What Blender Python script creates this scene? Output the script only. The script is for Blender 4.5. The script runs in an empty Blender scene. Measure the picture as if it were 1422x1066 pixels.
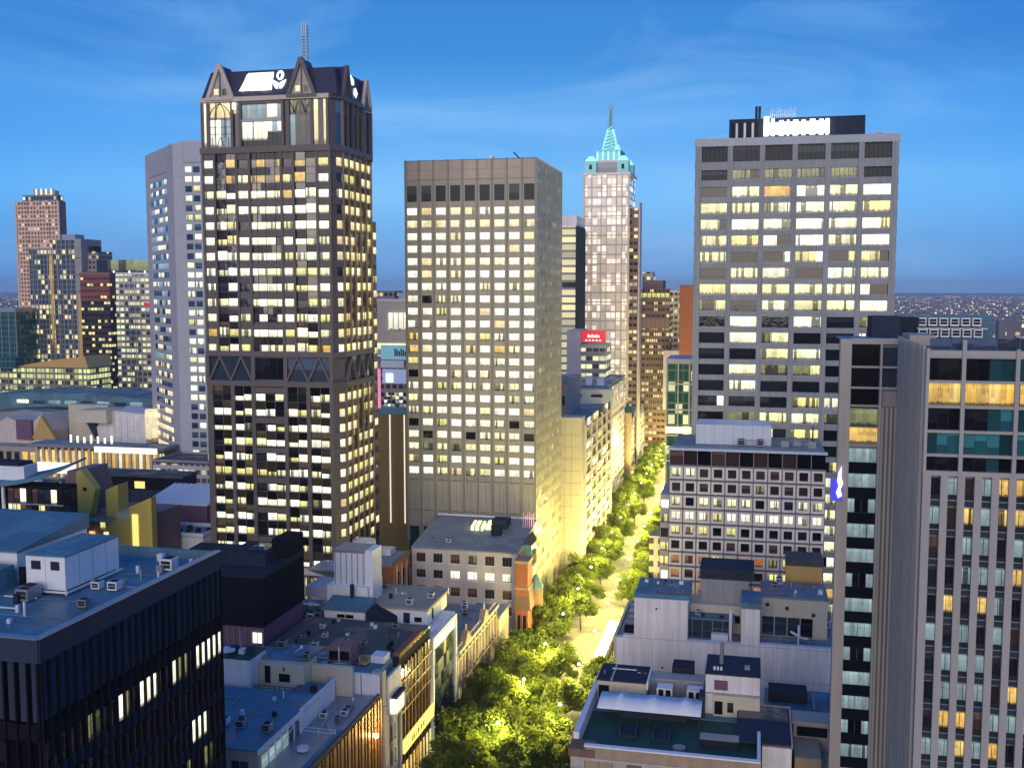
import bpy, math, random
from mathutils import Vector, Matrix
R = math.radians
rnd = random.Random(7)
sc = bpy.context.scene
COL = sc.collection
# ------------------------------------------------------------------ camera, sky, sun, exposure
cam_d = bpy.data.cameras.new('camera'); cam = bpy.data.objects.new('camera', cam_d); COL.objects.link(cam)
cam_d.sensor_width = 36.0; cam_d.lens = 36.0*1473.0/1422.0
cam_d.clip_start = 1.0; cam_d.clip_end = 60000.0
cam.location = (0, 0, 100); cam.rotation_euler = (R(90-5.2), 0, R(13))
sc.camera = cam
sc.render.engine = 'CYCLES'
sc.cycles.use_denoising = True
sc.cycles.max_bounces = 6; sc.cycles.diffuse_bounces = 2; sc.cycles.glossy_bounces = 3
sc.cycles.transmission_bounces = 3; sc.cycles.transparent_max_bounces = 6; sc.cycles.volume_bounces = 0
sc.cycles.sample_clamp_indirect = 4.0
sc.cycles.use_light_tree = True
vs = sc.view_settings
vs.view_transform = 'Standard'; vs.look = 'None'; vs.exposure = 0.0; vs.gamma = 1.0
vs.use_curve_mapping = False

def srgb(r, g, b):
    f = lambda c: (c/255/12.92) if c/255 <= .04045 else ((c/255+.055)/1.055)**2.4
    return (f(r), f(g), f(b), 1)

SUN_EL, SUN_AZ = 8.0, 178.0       # low afterglow behind the camera; azimuth clockwise from +Y
world = bpy.data.worlds.new('World'); sc.world = world; world.use_nodes = True
def build_world():
    nt = world.node_tree; nt.nodes.clear(); N = nt.nodes.new; L = nt.links.new
    out = N('ShaderNodeOutputWorld'); bg = N('ShaderNodeBackground'); bg.inputs[1].default_value = 1.0
    L(bg.outputs[0], out.inputs[0])
    tc = N('ShaderNodeTexCoord'); nrm = N('ShaderNodeVectorMath'); nrm.operation = 'NORMALIZE'
    L(tc.outputs['Generated'], nrm.inputs[0])
    sep = N('ShaderNodeSeparateXYZ'); L(nrm.outputs[0], sep.inputs[0])
    ramp = N('ShaderNodeValToRGB'); e = ramp.color_ramp.elements
    ramp.color_ramp.interpolation = 'EASE'
    stops = [(0.0, srgb(84, 152, 222)), (0.03, srgb(86, 160, 230)), (0.085, srgb(100, 182, 250)), (0.14, srgb(74, 162, 240)),
             (0.22, srgb(28, 128, 212)), (0.30, srgb(14, 112, 200)), (1.0, srgb(8, 102, 190))]
    e[0].position, e[0].color = stops[0]; e[1].position, e[1].color = stops[-1]
    for p, c in stops[1:-1]:
        k = e.new(p); k.color = c
    L(sep.outputs[2], ramp.inputs[0])
    # thin high cirrus
    mp = N('ShaderNodeMapping'); mp.inputs['Scale'].default_value = (1.7, 1.7, 8.0); mp.inputs['Rotation'].default_value = (0.10, 0.06, 0.4)
    L(nrm.outputs[0], mp.inputs[0])
    nz = N('ShaderNodeTexNoise'); nz.inputs['Scale'].default_value = 1.7; nz.inputs['Detail'].default_value = 7; nz.inputs['Roughness'].default_value = .6
    nz.inputs['Distortion'].default_value = .9
    L(mp.outputs[0], nz.inputs[0])
    cr = N('ShaderNodeMapRange'); cr.inputs[1].default_value = .44; cr.inputs[2].default_value = .80; cr.inputs[3].default_value = 0; cr.inputs[4].default_value = .55
    L(nz.outputs[0], cr.inputs[0])
    mix = N('ShaderNodeMix'); mix.data_type = 'RGBA'; mix.inputs[7].default_value = srgb(150, 198, 246)
    L(cr.outputs[0], mix.inputs[0]); L(ramp.outputs[0], mix.inputs[6])
    # broad azimuth falloff: the dusk sky is palest down the street, deeper to the sides
    dot = N('ShaderNodeVectorMath'); dot.operation = 'DOT_PRODUCT'; dot.inputs[1].default_value = (-.235, .965, .115)
    L(nrm.outputs[0], dot.inputs[0])
    az = N('ShaderNodeMapRange'); az.inputs[1].default_value = .84; az.inputs[2].default_value = .99; az.inputs[3].default_value = .62; az.inputs[4].default_value = 1.0
    L(dot.outputs['Value'], az.inputs[0])
    tint = N('ShaderNodeMix'); tint.data_type = 'RGBA'; tint.blend_type = 'MULTIPLY'; tint.inputs[0].default_value = 1.0
    azc = N('ShaderNodeMix'); azc.data_type = 'RGBA'; azc.inputs[6].default_value = (.12, .70, .95, 1); azc.inputs[7].default_value = (1, 1, 1, 1)
    az.inputs[3].default_value = 0.0
    L(az.outputs[0], azc.inputs[0]); L(mix.outputs[2], tint.inputs[6]); L(azc.outputs[2], tint.inputs[7])
    sky = N('ShaderNodeTexSky'); sky.sky_type = 'NISHITA'; sky.sun_disc = False
    sky.sun_elevation = R(SUN_EL); sky.sun_rotation = R(SUN_AZ); sky.altitude = 100
    sk = N('ShaderNodeMix'); sk.data_type = 'RGBA'; sk.blend_type = 'ADD'; sk.inputs[0].default_value = .015
    L(tint.outputs[2], sk.inputs[6]); L(sky.outputs[0], sk.inputs[7])
    L(sk.outputs[2], bg.inputs[0])
build_world()
sun_d = bpy.data.lights.new('sun', 'SUN'); sun = bpy.data.objects.new('sun', sun_d); COL.objects.link(sun)
sun_d.energy = 2.6; sun_d.angle = R(60); sun_d.color = (1.0, .86, .70)
sd = Vector((math.sin(R(SUN_AZ))*math.cos(R(SUN_EL)), math.cos(R(SUN_AZ))*math.cos(R(SUN_EL)), math.sin(R(SUN_EL))))
sun.rotation_euler = sd.to_track_quat('Z', 'Y').to_euler()

# ------------------------------------------------------------------ materials
class NB:
    def __init__(s, name):
        s.m = bpy.data.materials.new(name); s.m.use_nodes = True; s.nt = s.m.node_tree
        s.b = s.nt.nodes['Principled BSDF']
    def n(s, t, **k):
        x = s.nt.nodes.new(t)
        for a, v in k.items(): setattr(x, a, v)
        return x
    def l(s, a, b): s.nt.links.new(a, b)
    def val(s, sock, v):
        if hasattr(v, 'is_linked') or hasattr(v, 'links'): s.l(v, sock)
        else: sock.default_value = v
    def math(s, op, a, b=0.0, c=None):
        x = s.n('ShaderNodeMath', operation=op); s.val(x.inputs[0], a); s.val(x.inputs[1], b)
        if c is not None: s.val(x.inputs[2], c)
        return x.outputs[0]
    def mix(s, f, a, b, blend='MIX'):
        x = s.n('ShaderNodeMix', data_type='RGBA', blend_type=blend)
        s.val(x.inputs[0], f); s.val(x.inputs[6], a); s.val(x.inputs[7], b)
        return x.outputs[2]
    def noise(s, vec, scale, detail=3, rough=.55):
        x = s.n('ShaderNodeTexNoise'); x.inputs['Scale'].default_value = scale; x.inputs['Detail'].default_value = detail
        x.inputs['Roughness'].default_value = rough; s.l(vec, x.inputs[0]); return x.outputs[0]
    def white(s, vec):
        x = s.n('ShaderNodeTexWhiteNoise'); s.l(vec, x.inputs[0]); return x.outputs[0]
    def comb(s, x, y, z):
        c = s.n('ShaderNodeCombineXYZ'); s.val(c.inputs[0], x); s.val(c.inputs[1], y); s.val(c.inputs[2], z); return c.outputs[0]
    def scalev(s, vec, v):
        x = s.n('ShaderNodeVectorMath', operation='MULTIPLY'); s.l(vec, x.inputs[0]); x.inputs[1].default_value = v; return x.outputs[0]
def C(c): return tuple(c)+(1,) if len(c) == 3 else c
MATS = {}
def solid(name, col, rough=.7, var=.25, scale=.35, streak=.25, metal=0.0, bump=.0, spec=.4):
    """weathered surface: blotches, rain streaks and fine grain in world space"""
    b = NB(name); pos = b.n('ShaderNodeNewGeometry').outputs['Position']
    n1 = b.noise(pos, scale, 4); n2 = b.noise(b.scalev(pos, (1.6, 1.6, .07)), 1.1, 3); n3 = b.noise(pos, 6.0, 2)
    f = b.math('ADD', b.math('MULTIPLY', b.math('SUBTRACT', n1, .5), 2*var), b.math('MULTIPLY', b.math('SUBTRACT', n2, .5), 2*streak))
    f = b.math('ADD', f, b.math('MULTIPLY', b.math('SUBTRACT', n3, .5), .3*var))
    oi = b.n('ShaderNodeObjectInfo').outputs['Random']
    f = b.math('ADD', f, b.math('MULTIPLY', b.math('SUBTRACT', oi, .5), .12))
    f = b.math('ADD', f, 1.0)
    c = b.mix(1.0, C(col), b.comb(f, f, f), 'MULTIPLY')
    b.l(c, b.b.inputs['Base Color']); b.b.inputs['Roughness'].default_value = rough; b.b.inputs['Metallic'].default_value = metal
    b.b.inputs['Specular IOR Level'].default_value = spec
    if bump:
        bp = b.n('ShaderNodeBump'); bp.inputs['Strength'].default_value = bump; b.l(n3, bp.inputs['Height']); b.l(bp.outputs[0], b.b.inputs['Normal'])
    MATS[name] = b.m; return b.m
def roofing(name, col):
    """flat roof membrane: sheets, patches, puddle stains and grit in world space"""
    b = NB(name); pos = b.n('ShaderNodeNewGeometry').outputs['Position']
    vo = b.n('ShaderNodeTexVoronoi'); vo.inputs['Scale'].default_value = .22; vo.distance = 'CHEBYCHEV'; b.l(pos, vo.inputs[0])
    sp = b.n('ShaderNodeSeparateXYZ'); b.l(pos, sp.inputs[0])
    sc_ = b.n('ShaderNodeSeparateColor'); b.l(vo.outputs['Color'], sc_.inputs[0])
    n1 = b.noise(pos, .13, 5, .65); n2 = b.noise(pos, 1.4, 4); n3 = b.noise(pos, 8.0, 2)
    seam = b.math('LESS_THAN', b.math('FRACT', b.math('DIVIDE', sp.outputs[0], 1.9)), .045)
    st = b.math('MULTIPLY', b.math('SUBTRACT', b.math('GREATER_THAN', n1, .56), .0), .22)
    f = b.math('ADD', .62, b.math('MULTIPLY', sc_.outputs[0], .34)); f = b.math('ADD', f, b.math('MULTIPLY', n2, .35)); f = b.math('ADD', f, b.math('MULTIPLY', n3, .12))
    f = b.math('SUBTRACT', b.math('SUBTRACT', f, st), b.math('MULTIPLY', seam, .16))
    b.l(b.mix(1.0, C(col), b.comb(f, f, f), 'MULTIPLY'), b.b.inputs['Base Color'])
    b.l(b.math('SUBTRACT', .72, b.math('MULTIPLY', st, 1.6)), b.b.inputs['Roughness']); b.b.inputs['Specular IOR Level'].default_value = .35
    MATS[name] = b.m; return b.m
def glass(name, col, rough=.06, spec=.7, vary=.5):
    b = NB(name); oi = b.n('ShaderNodeObjectInfo').outputs['Random']
    oc = b.n('ShaderNodeTexCoord').outputs['Object']
    sp = b.n('ShaderNodeSeparateXYZ'); b.l(oc, sp.inputs[0])
    f = b.math('ADD', b.math('MULTIPLY', oi, 2*vary), 1-vary)
    # lowered blinds behind some panes
    bl = b.math('MULTIPLY', b.math('GREATER_THAN', oi, .6), b.math('GREATER_THAN', sp.outputs[2], b.math('SUBTRACT', b.math('MULTIPLY', oi, 1.6), 1.2)))
    f = b.math('MULTIPLY', f, b.math('ADD', 1.0, b.math('MULTIPLY', bl, 1.3)))
    b.l(b.mix(1.0, C(col), b.comb(f, f, f), 'MULTIPLY'), b.b.inputs['Base Color'])
    b.b.inputs['Roughness'].default_value = rough; b.b.inputs['Specular IOR Level'].default_value = spec
    pos = b.n('ShaderNodeNewGeometry').outputs['Position']
    bp = b.n('ShaderNodeBump'); bp.inputs['Strength'].default_value = .05; bp.inputs['Distance'].default_value = .3
    b.l(b.noise(pos, .6, 2), bp.inputs['Height']); b.l(bp.outputs[0], b.b.inputs['Normal'])
    MATS[name] = b.m; return b.m
def lit(name, c1, c2, strength=1.0, furn=.35, cols=4, dark=.12, blind=.4):
    """a lit room seen through its pane: blinds, partitions, furniture line, ceiling strip; varies per window"""
    b = NB(name); oi = b.n('ShaderNodeObjectInfo').outputs['Random']; oc = b.n('ShaderNodeTexCoord').outputs['Object']
    sp = b.n('ShaderNodeSeparateXYZ'); b.l(oc, sp.inputs[0]); x, z = sp.outputs[0], sp.outputs[2]
    r100 = b.math('MULTIPLY', oi, 173.0)
    colx = b.math('FLOOR', b.math('ADD', b.math('MULTIPLY', x, float(cols)), b.math('MULTIPLY', oi, 3.0)))
    wn = b.white(b.comb(colx, r100, 0.0)); wn2 = b.white(b.comb(colx, r100, 5.0))
    ft = b.math('ADD', -.5, b.math('MULTIPLY', b.noise(b.comb(b.math('MULTIPLY', x, 7.0), r100, 0.0), 1.0, 3, .7), furn*1.25))
    ft = b.math('SUBTRACT', ft, furn*.28)
    isf = b.math('LESS_THAN', z, ft)
    blh = b.math('ADD', -.35, b.math('MULTIPLY', wn2, 1.6))
    isb = b.math('GREATER_THAN', z, blh)
    soft = b.noise(b.comb(b.math('MULTIPLY', x, 3.0), b.math('MULTIPLY', z, 2.2), r100), 1.3, 2)
    br = b.math('ADD', .72, b.math('MULTIPLY', soft, .5))
    br = b.math('MULTIPLY', br, b.math('ADD', .78, b.math('MULTIPLY', wn, .4)))
    part = b.math('LESS_THAN', wn, dark)
    br = b.math('MULTIPLY', br, b.math('SUBTRACT', 1.0, b.math('MULTIPLY', part, .8)))
    br = b.math('MULTIPLY', br, b.math('SUBTRACT', 1.0, b.math('MULTIPLY', isf, .78)))
    br = b.math('MULTIPLY', br, b.math('SUBTRACT', 1.0, b.math('MULTIPLY', isb, blind*.6)))
    br = b.math('MULTIPLY', br, b.math('ADD', 1.02, b.math('MULTIPLY', z, .5)))
    dots = b.math('MULTIPLY', b.math('GREATER_THAN', b.math('SINE', b.math('MULTIPLY', b.math('ADD', x, oi), 26.0)), .2), b.math('COMPARE', z, .34, .07))
    br = b.math('ADD', br, b.math('MULTIPLY', dots, .35))
    lv = b.math('ADD', .8, b.math('MULTIPLY', b.white(b.comb(r100, 2.0, 1.0)), .35))
    br = b.math('MULTIPLY', b.math('MULTIPLY', br, lv), strength)
    col = b.mix(b.white(b.comb(r100, 9.0, 4.0)), C(c1), C(c2))
    b.b.inputs['Base Color'].default_value = (.03, .03, .03, 1); b.b.inputs['Roughness'].default_value = .1
    b.l(col, b.b.inputs['Emission Color']); b.l(br, b.b.inputs['Emission Strength'])
    b.m.cycles.emission_sampling = 'NONE'
    MATS[name] = b.m; return b.m
def glow(name, col, strength, sample=False):
    b = NB(name); b.b.inputs['Base Color'].default_value = C(col); b.b.inputs['Emission Color'].default_value = C(col)
    b.b.inputs['Emission Strength'].default_value = strength
    if not sample: b.m.cycles.emission_sampling = 'NONE'
    MATS[name] = b.m; return b.m
def wgrid(name, wall, glassc, c1, c2, pu, pz, wu, wz, plit, strength=1.0, rough=.5, zoff=0.0):
    """far facade whose windows are too small to pick apart: a grid of panes in world space, some lit"""
    b = NB(name); pos = b.n('ShaderNodeNewGeometry').outputs['Position']; nr = b.n('ShaderNodeNewGeometry').outputs['Normal']
    sp = b.n('ShaderNodeSeparateXYZ'); b.l(pos, sp.inputs[0]); sn = b.n('ShaderNodeSeparateXYZ'); b.l(nr, sn.inputs[0])
    u = b.math('DIVIDE', b.math('ADD', sp.outputs[0], sp.outputs[1]), pu); w = b.math('DIVIDE', b.math('ADD', sp.outputs[2], zoff), pz)
    fu, fw = b.math('FRACT', u), b.math('FRACT', w)
    iu, iw = b.math('FLOOR', u), b.math('FLOOR', w)
    inn = b.math('MULTIPLY', b.math('LESS_THAN', fu, wu), b.math('LESS_THAN', fw, wz))
    inn = b.math('MULTIPLY', inn, b.math('LESS_THAN', b.math('ABSOLUTE', sn.outputs[2]), .5))
    h = b.white(b.comb(iu, iw, 1.0)); hrow = b.white(b.comb(0.0, iw, 3.0)); h3 = b.white(b.comb(iu, iw, 8.0))
    on = b.math('LESS_THAN', b.math('ADD', b.math('MULTIPLY', h, .7), b.math('MULTIPLY', hrow, .3)), plit)
    on = b.math('MULTIPLY', on, inn)
    n1 = b.noise(pos, .12, 3); f = b.math('ADD', .8, b.math('MULTIPLY', n1, .4))
    wc = b.mix(1.0, C(wall), b.comb(f, f, f), 'MULTIPLY')
    b.l(b.mix(inn, wc, C(glassc)), b.b.inputs['Base Color'])
    b.l(b.math('SUBTRACT', rough, b.math('MULTIPLY', inn, rough-.1)), b.b.inputs['Roughness'])
    b.l(b.mix(h3, C(c1), C(c2)), b.b.inputs['Emission Color'])
    b.l(b.math('MULTIPLY', on, b.math('MULTIPLY', b.math('ADD', .45, h3), strength)), b.b.inputs['Emission Strength'])
    b.m.cycles.emission_sampling = 'NONE'
    MATS[name] = b.m; return b.m

CW, CY_, CA = (1.0, .93, .66), (1.0, .82, .36), (1.0, .52, .10)
lit('lit_white', (1.0, .98, .84), (1.0, .92, .64), 1.35, .30, 3, .05, .25)
lit('lit_cream', (1.0, .90, .58), (1.0, .74, .36), 1.1, .30, 3, .08, .35)
lit('lit_room', (1.0, .96, .70), (.95, .88, .42), 1.15, .55, 5, .22, .3)
lit('lit_yellow', (1.0, .84, .32), (.88, .86, .30), 1.0, .6, 5, .22, .3)
lit('lit_amber', (1.0, .56, .10), (1.0, .70, .22), .85, .35, 3, .15, .5)
lit('lit_dim', (.50, .46, .20), (.30, .36, .16), .55, .6, 4, .4, .4)
lit('lit_orange', (.75, .24, .06), (.70, .32, .10), .55, .5, 2, .1, .5)
lit('lit_sky', (.62, .85, .86), (.50, .72, .80), .42, .0, 2, .05, .35)
glass('glass_dark', (.012, .014, .017), .05, .55)
glass('glass_bronze', (.06, .042, .02), .05, 1.0, .6)
glass('glass_black', (.006, .006, .008), .08, .3)
glass('glass_blue', (.03, .045, .07), .05, .8)
glass('glass_teal', (.015, .075, .085), .05, .6)
glass('glass_brown', (.055, .032, .026), .1, .5)
glass('glass_olive', (.30, .28, .19), .2, .5, .3)
glass('louvre_dark', (.025, .033, .036), .45, .3, .15)
solid('bronze_panel', (.34, .315, .255), .5, .22, .2, .3, .1)
solid('bronze_dark', (.24, .22, .178), .5, .12, .25, .16, .1)
solid('bronze_light', (.46, .43, .33), .5, .12, .25, .2)
solid('taupe_panel', (.42, .34, .29), .6, .18, .4, .25)
solid('granite_gold_reflect', (.26, .19, .11), .35, .15, .3, .18, .3)  # right-face piers: golden reflections painted into the granite's base colour
solid('granite_pink', (.115, .093, .087), .45, .15, .3, .18)
solid('granite_dark', (.12, .098, .10), .4, .15, .3, .15)
solid('slate_purple', (.040, .036, .062), .4, .2, .5, .15)
solid('stone_cream', (.55, .47, .40), .7, .12, .3, .2)
solid('concrete_cool', (.27, .28, .28), .75, .2, .25, .34)
solid('concrete_blue', (.40, .42, .44), .75, .10, .2, .15)
solid('concrete_pale', (.45, .41, .42), .75, .10, .2, .18)
solid('concrete_grey', (.30, .29, .29), .8, .15, .3, .25)
solid('concrete_warm', (.33, .29, .25), .75, .12, .3, .22)
solid('concrete_white', (.70, .67, .66), .8, .16, .22, .34)
solid('render_white', (.74, .74, .75), .7, .1, .3, .2)
solid('render_cream', (.54, .49, .37), .75, .10, .25, .15)
solid('render_yellow', (.62, .48, .10), .7, .1, .3, .15)
solid('render_mauve', (.24, .14, .14), .75, .12, .3, .2)
solid('wall_purple', (.14, .07, .12), .7, .12, .3, .2)
solid('brick_red', (.30, .10, .045), .85, .25, .8, .15, bump=.2)
solid('brick_brown', (.17, .105, .07), .85, .3, .8, .2, bump=.2)
solid('stone_tan', (.34, .25, .17), .8, .25, .6, .25, bump=.2)
solid('stone_pale', (.42, .38, .34), .8, .2, .6, .3)
roofing('roof_blue', (.09, .19, .24))
roofing('roof_grey', (.19, .22, .24))
roofing('roof_dark', (.060, .066, .072))
solid('roof_gravel', (.33, .30, .22), .9, .2, .35, .0, bump=.2)
solid('roof_green', (.020, .075, .060), .7, .3, .4, .0)
solid('metal_white', (.66, .68, .70), .45, .08, .4, .1)
solid('metal_grey', (.30, .32, .34), .4, .12, .5, .15, .5)
solid('metal_navy', (.035, .045, .07), .85, .15, .5, .15, spec=.06)
solid('metal_black', (.009, .010, .014), .85, .2, .5, .15, spec=.06)
solid('metal_charcoal', (.026, .029, .038), .8, .2, .5, .15, spec=.08)
solid('copper_fin', (.26, .11, .04), .4, .2, .5, .2, .4)
solid('gold_panel', (.55, .35, .11), .5, .08, .2, .06, .2)
solid('hotel_recess', (.15, .135, .12), .7, .12, .3, .25)
solid('hotel_rib', (.37, .335, .29), .6, .12, .3, .22)
solid('hotel_frame', (.36, .335, .31), .6, .06, .3, .1)
solid('frame_cream', (.78, .70, .61), .7, .08, .3, .12)
solid('copper_green', (.30, .72, .70), .5, .1, .4, .1)
solid('asphalt', (.27, .26, .235), .85, .25, .3, .0)
solid('paving', (.26, .24, .21), .85, .2, .5, .0)
solid('kerb_stone', (.22, .21, .20), .85, .2, .5, .0)
solid('bark', (.10, .075, .05), .9, .3, 2.0, .2)
solid('road_white', (.6, .6, .56), .7, .1, 1.0, 0)
glow('sign_white', (1.0, 1.0, .94), 3.0); glow('sign_ice', (.78, .92, 1.0), 1.6)
glow('sign_red', (.75, .03, .04), .6); glow('sign_violet', (.62, .62, 1.0), 1.6); glow('sign_navy', (.05, .05, .55), .7)
glow('strip_cream', (1.0, .93, .72), 1.0); glow('beacon', (1, 1, 1), 3.0); glow('lamp_glow', (1.0, .90, .45), 12.0)
glow('shop_glow', (1.0, .86, .42), 1.5); glow('shop_amber', (1.0, .60, .16), 1.2); glow('poster_pink', (.80, .25, .45), .7)
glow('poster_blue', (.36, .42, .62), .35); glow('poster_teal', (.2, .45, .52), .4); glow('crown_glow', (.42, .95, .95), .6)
glow('sign_yellow', (1.0, .85, .20), .9); glow('red_light', (1.0, .12, .08), 3.0)
def leafmat(name, c1, c2):
    b = NB(name); pos = b.n('ShaderNodeNewGeometry').outputs['Position']
    n = b.noise(pos, .35, 3); n2 = b.white(b.scalev(pos, (1.3, 1.3, 1.3)))
    f = b.math('ADD', b.math('MULTIPLY', n, .8), b.math('MULTIPLY', n2, .35))
    b.l(b.mix(b.math('SUBTRACT', f, .1), C(c1), C(c2)), b.b.inputs['Base Color'])
    b.b.inputs['Roughness'].default_value = .6
    tr = b.n('ShaderNodeBsdfTranslucent'); tr.inputs[0].default_value = (.26, .32, .03, 1)
    mx = b.n('ShaderNodeMixShader'); mx.inputs[0].default_value = .5
    b.l(b.b.outputs[0], mx.inputs[1]); b.l(tr.outputs[0], mx.inputs[2])
    b.l(mx.outputs[0], b.nt.nodes['Material Output'].inputs[0]); MATS[name] = b.m
leafmat('leaf', (.022, .055, .008), (.120, .160, .018)); leafmat('leaf_autumn', (.20, .085, .012), (.30, .16, .02))

# ------------------------------------------------------------------ helpers
CUBE_V = [(x, y, z) for x in (-.5, .5) for y in (-.5, .5) for z in (-.5, .5)]
CUBE_F = [(0, 1, 3, 2), (4, 6, 7, 5), (0, 4, 5, 1), (2, 3, 7, 6), (0, 2, 6, 4), (1, 5, 7, 3)]
UC = {}
def ucube(m):
    if m not in UC:
        me = bpy.data.meshes.new('unit_'+m); me.from_pydata(CUBE_V, [], CUBE_F); me.materials.append(MATS[m]); UC[m] = me
    return UC[m]
def link(name, me, p=None):
    o = bpy.data.objects.new(name, me); COL.objects.link(o)
    if p is not None: o.parent = p
    return o
def T(name, label, cat, loc, group=None):
    o = link(name, None); o.location = loc; o['label'] = label; o['category'] = cat
    if group: o['group'] = group
    return o
def off(p): return p.location if p is not None else Vector((0, 0, 0))
def box(p, name, x0, x1, y0, y1, z0, z1, m):
    o = link(name, ucube(m), p); o.location = Vector(((x0+x1)/2, (y0+y1)/2, (z0+z1)/2))-off(p)
    o.scale = (abs(x1-x0), abs(y1-y0), abs(z1-z0)); return o
def sub(par, name, x0, x1, y0, y1, z0, z1, m):
    """a piece of a box-shaped part, in that box's own -0.5..0.5 coordinates"""
    o = link(name, ucube(m), par); o.location = ((x0+x1)/2, (y0+y1)/2, (z0+z1)/2); o.scale = (x1-x0, y1-y0, z1-z0); return o
def fb(p, name, F, u0, u1, d0, d1, z0, z1, m):
    """box on a facade frame F=(x,y,angle): u along the face, d outward"""
    ox, oy, a = F; c, s = math.cos(a), math.sin(a); u, d = (u0+u1)/2, (d0+d1)/2
    o = link(name, ucube(m), p)
    o.location = Vector((ox+u*c+d*s, oy+u*s-d*c, (z0+z1)/2))-off(p)
    o.rotation_euler = (0, 0, a); o.scale = (u1-u0, d1-d0, z1-z0); return o
def mesh(p, name, vs_, fs, m, smooth=False):
    me = bpy.data.meshes.new(name); of = off(p)
    me.from_pydata([(v[0]-of.x, v[1]-of.y, v[2]-of.z) for v in vs_], [], fs)
    for mm in (m if isinstance(m, (list, tuple)) else [m]): me.materials.append(MATS[mm])
    if smooth: me.polygons.foreach_set('use_smooth', [True]*len(me.polygons))
    return link(name, me, p)
def prism(p, name, pts, z0, z1, m):
    """vertical prism over a plan polygon (counter-clockwise); z1 may be a list of heights"""
    n = len(pts); zt = z1 if isinstance(z1, (list, tuple)) else [z1]*n
    v = [(x, y, z0) for x, y in pts]+[(pts[i][0], pts[i][1], zt[i]) for i in range(n)]
    f = [tuple(reversed(range(n))), tuple(range(n, 2*n))]+[(i, (i+1) % n, n+(i+1) % n, n+i) for i in range(n)]
    return mesh(p, name, v, f, m)
def frus(p, name, b, zb, t, zt, m):
    """frustum between two plan rectangles (x0,x1,y0,y1)"""
    q = lambda r, z: [(r[0], r[2], z), (r[1], r[2], z), (r[1], r[3], z), (r[0], r[3], z)]
    return mesh(p, name, q(b, zb)+q(t, zt), [(3, 2, 1, 0), (4, 5, 6, 7), (0, 1, 5, 4), (1, 2, 6, 5), (2, 3, 7, 6), (3, 0, 4, 7)], m)
def cyl(p, name, x, y, z0, z1, r, m, r2=None, n=12):
    r2 = r if r2 is None else r2
    v = [(x+r*math.cos(2*math.pi*i/n), y+r*math.sin(2*math.pi*i/n), z0) for i in range(n)]
    v += [(x+r2*math.cos(2*math.pi*i/n), y+r2*math.sin(2*math.pi*i/n), z1) for i in range(n)]
    f = [tuple(reversed(range(n))), tuple(range(n, 2*n))]+[(i, (i+1) % n, n+(i+1) % n, n+i) for i in range(n)]
    return mesh(p, name, v, f, m)
def beam(p, name, a, b, w, m, d=None):
    """straight square bar between two points"""
    a, b = Vector(a), Vector(b); L = (b-a).length; o = link(name, ucube(m), p)
    o.location = (a+b)/2-off(p); o.rotation_euler = (b-a).to_track_quat('Z', 'Y').to_euler(); o.scale = (w, d or w, L); return o
def gable(p, name, x0, x1, y0, y1, z0, z1, m, axis='y'):
    """ridged roof solid, ridge along axis"""
    if axis == 'y':
        xm = (x0+x1)/2; v = [(x0, y0, z0), (x1, y0, z0), (xm, y0, z1), (x0, y1, z0), (x1, y1, z0), (xm, y1, z1)]
    else:
        ym = (y0+y1)/2; v = [(x0, y1, z0), (x0, y0, z0), (x0, ym, z1), (x1, y1, z0), (x1, y0, z0), (x1, ym, z1)]
    return mesh(p, name, v, [(0, 1, 2), (5, 4, 3), (0, 3, 4, 1), (1, 4, 5, 2), (2, 5, 3, 0)], m)
FRONT = lambda x, y: (x, y, 0.0)                 # faces the camera (-Y), u runs +X
RIGHT = lambda x, y: (x, y, R(90))               # faces +X, u runs +Y
LEFT = lambda x, y: (x, y, R(-90))               # faces -X, u runs -Y
def grid(p, F, u0, u1, nb, z0, z1, nf, pw, sh, sel, mp, ms, rec=.35, dp=.12, sill=0.0, names=('pier', 'spandrel', 'window'), mull=0, mm=None, ends=True):
    """a facade of single piers, spandrels and window panes; sel(row from the top, column) gives the pane's material"""
    bu, fz = (u1-u0)/nb, (z1-z0)/nf
    for i in range(nb+1):
        if not ends and i in (0, nb): continue
        u = u0+i*bu; fb(p, names[0], F, u-pw/2, u+pw/2, -rec, dp, z0-sh/2, z1+sh/2, mp)
    for j in range(nf+1):
        z = z0+j*fz; fb(p, names[1], F, u0, u1, -rec, 0, z-sh/2, z+sh/2, ms)
    for r in range(nf):
        za, zb = z1-(r+1)*fz+sh/2, z1-r*fz-sh/2
        for c in range(nb):
            m = sel(r, c)
            if not m: continue
            w = fb(p, names[2], F, u0+c*bu+pw/2, u0+(c+1)*bu-pw/2, -rec+.01, -rec+.07, za, zb, m)
            for k in range(mull):
                t = -.5+(k+1)/(mull+1); sub(w, 'mullion', t-.012, t+.012, -1.4, -.5, -.5, .5, mm or mp)
def pick(*opts):
    """weighted random material: ('name', weight), ..."""
    tot = sum(w for _, w in opts); x = rnd.random()*tot
    for n, w in opts:
        x -= w
        if x <= 0: return n
    return opts[-1][0]
def rail(p, x0, x1, y0, y1, z, h=1.1, m='metal_grey', step=2.0):
    L = math.hypot(x1-x0, y1-y0); n = max(1, int(L/step))
    for k in (0.55, 1.0): beam(p, 'rail', (x0, y0, z+h*k), (x1, y1, z+h*k), .07, m)
    for i in range(n+1):
        t = i/n; x, y = x0+(x1-x0)*t, y0+(y1-y0)*t; beam(p, 'rail_post', (x, y, z), (x, y, z+h), .07, m)
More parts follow.
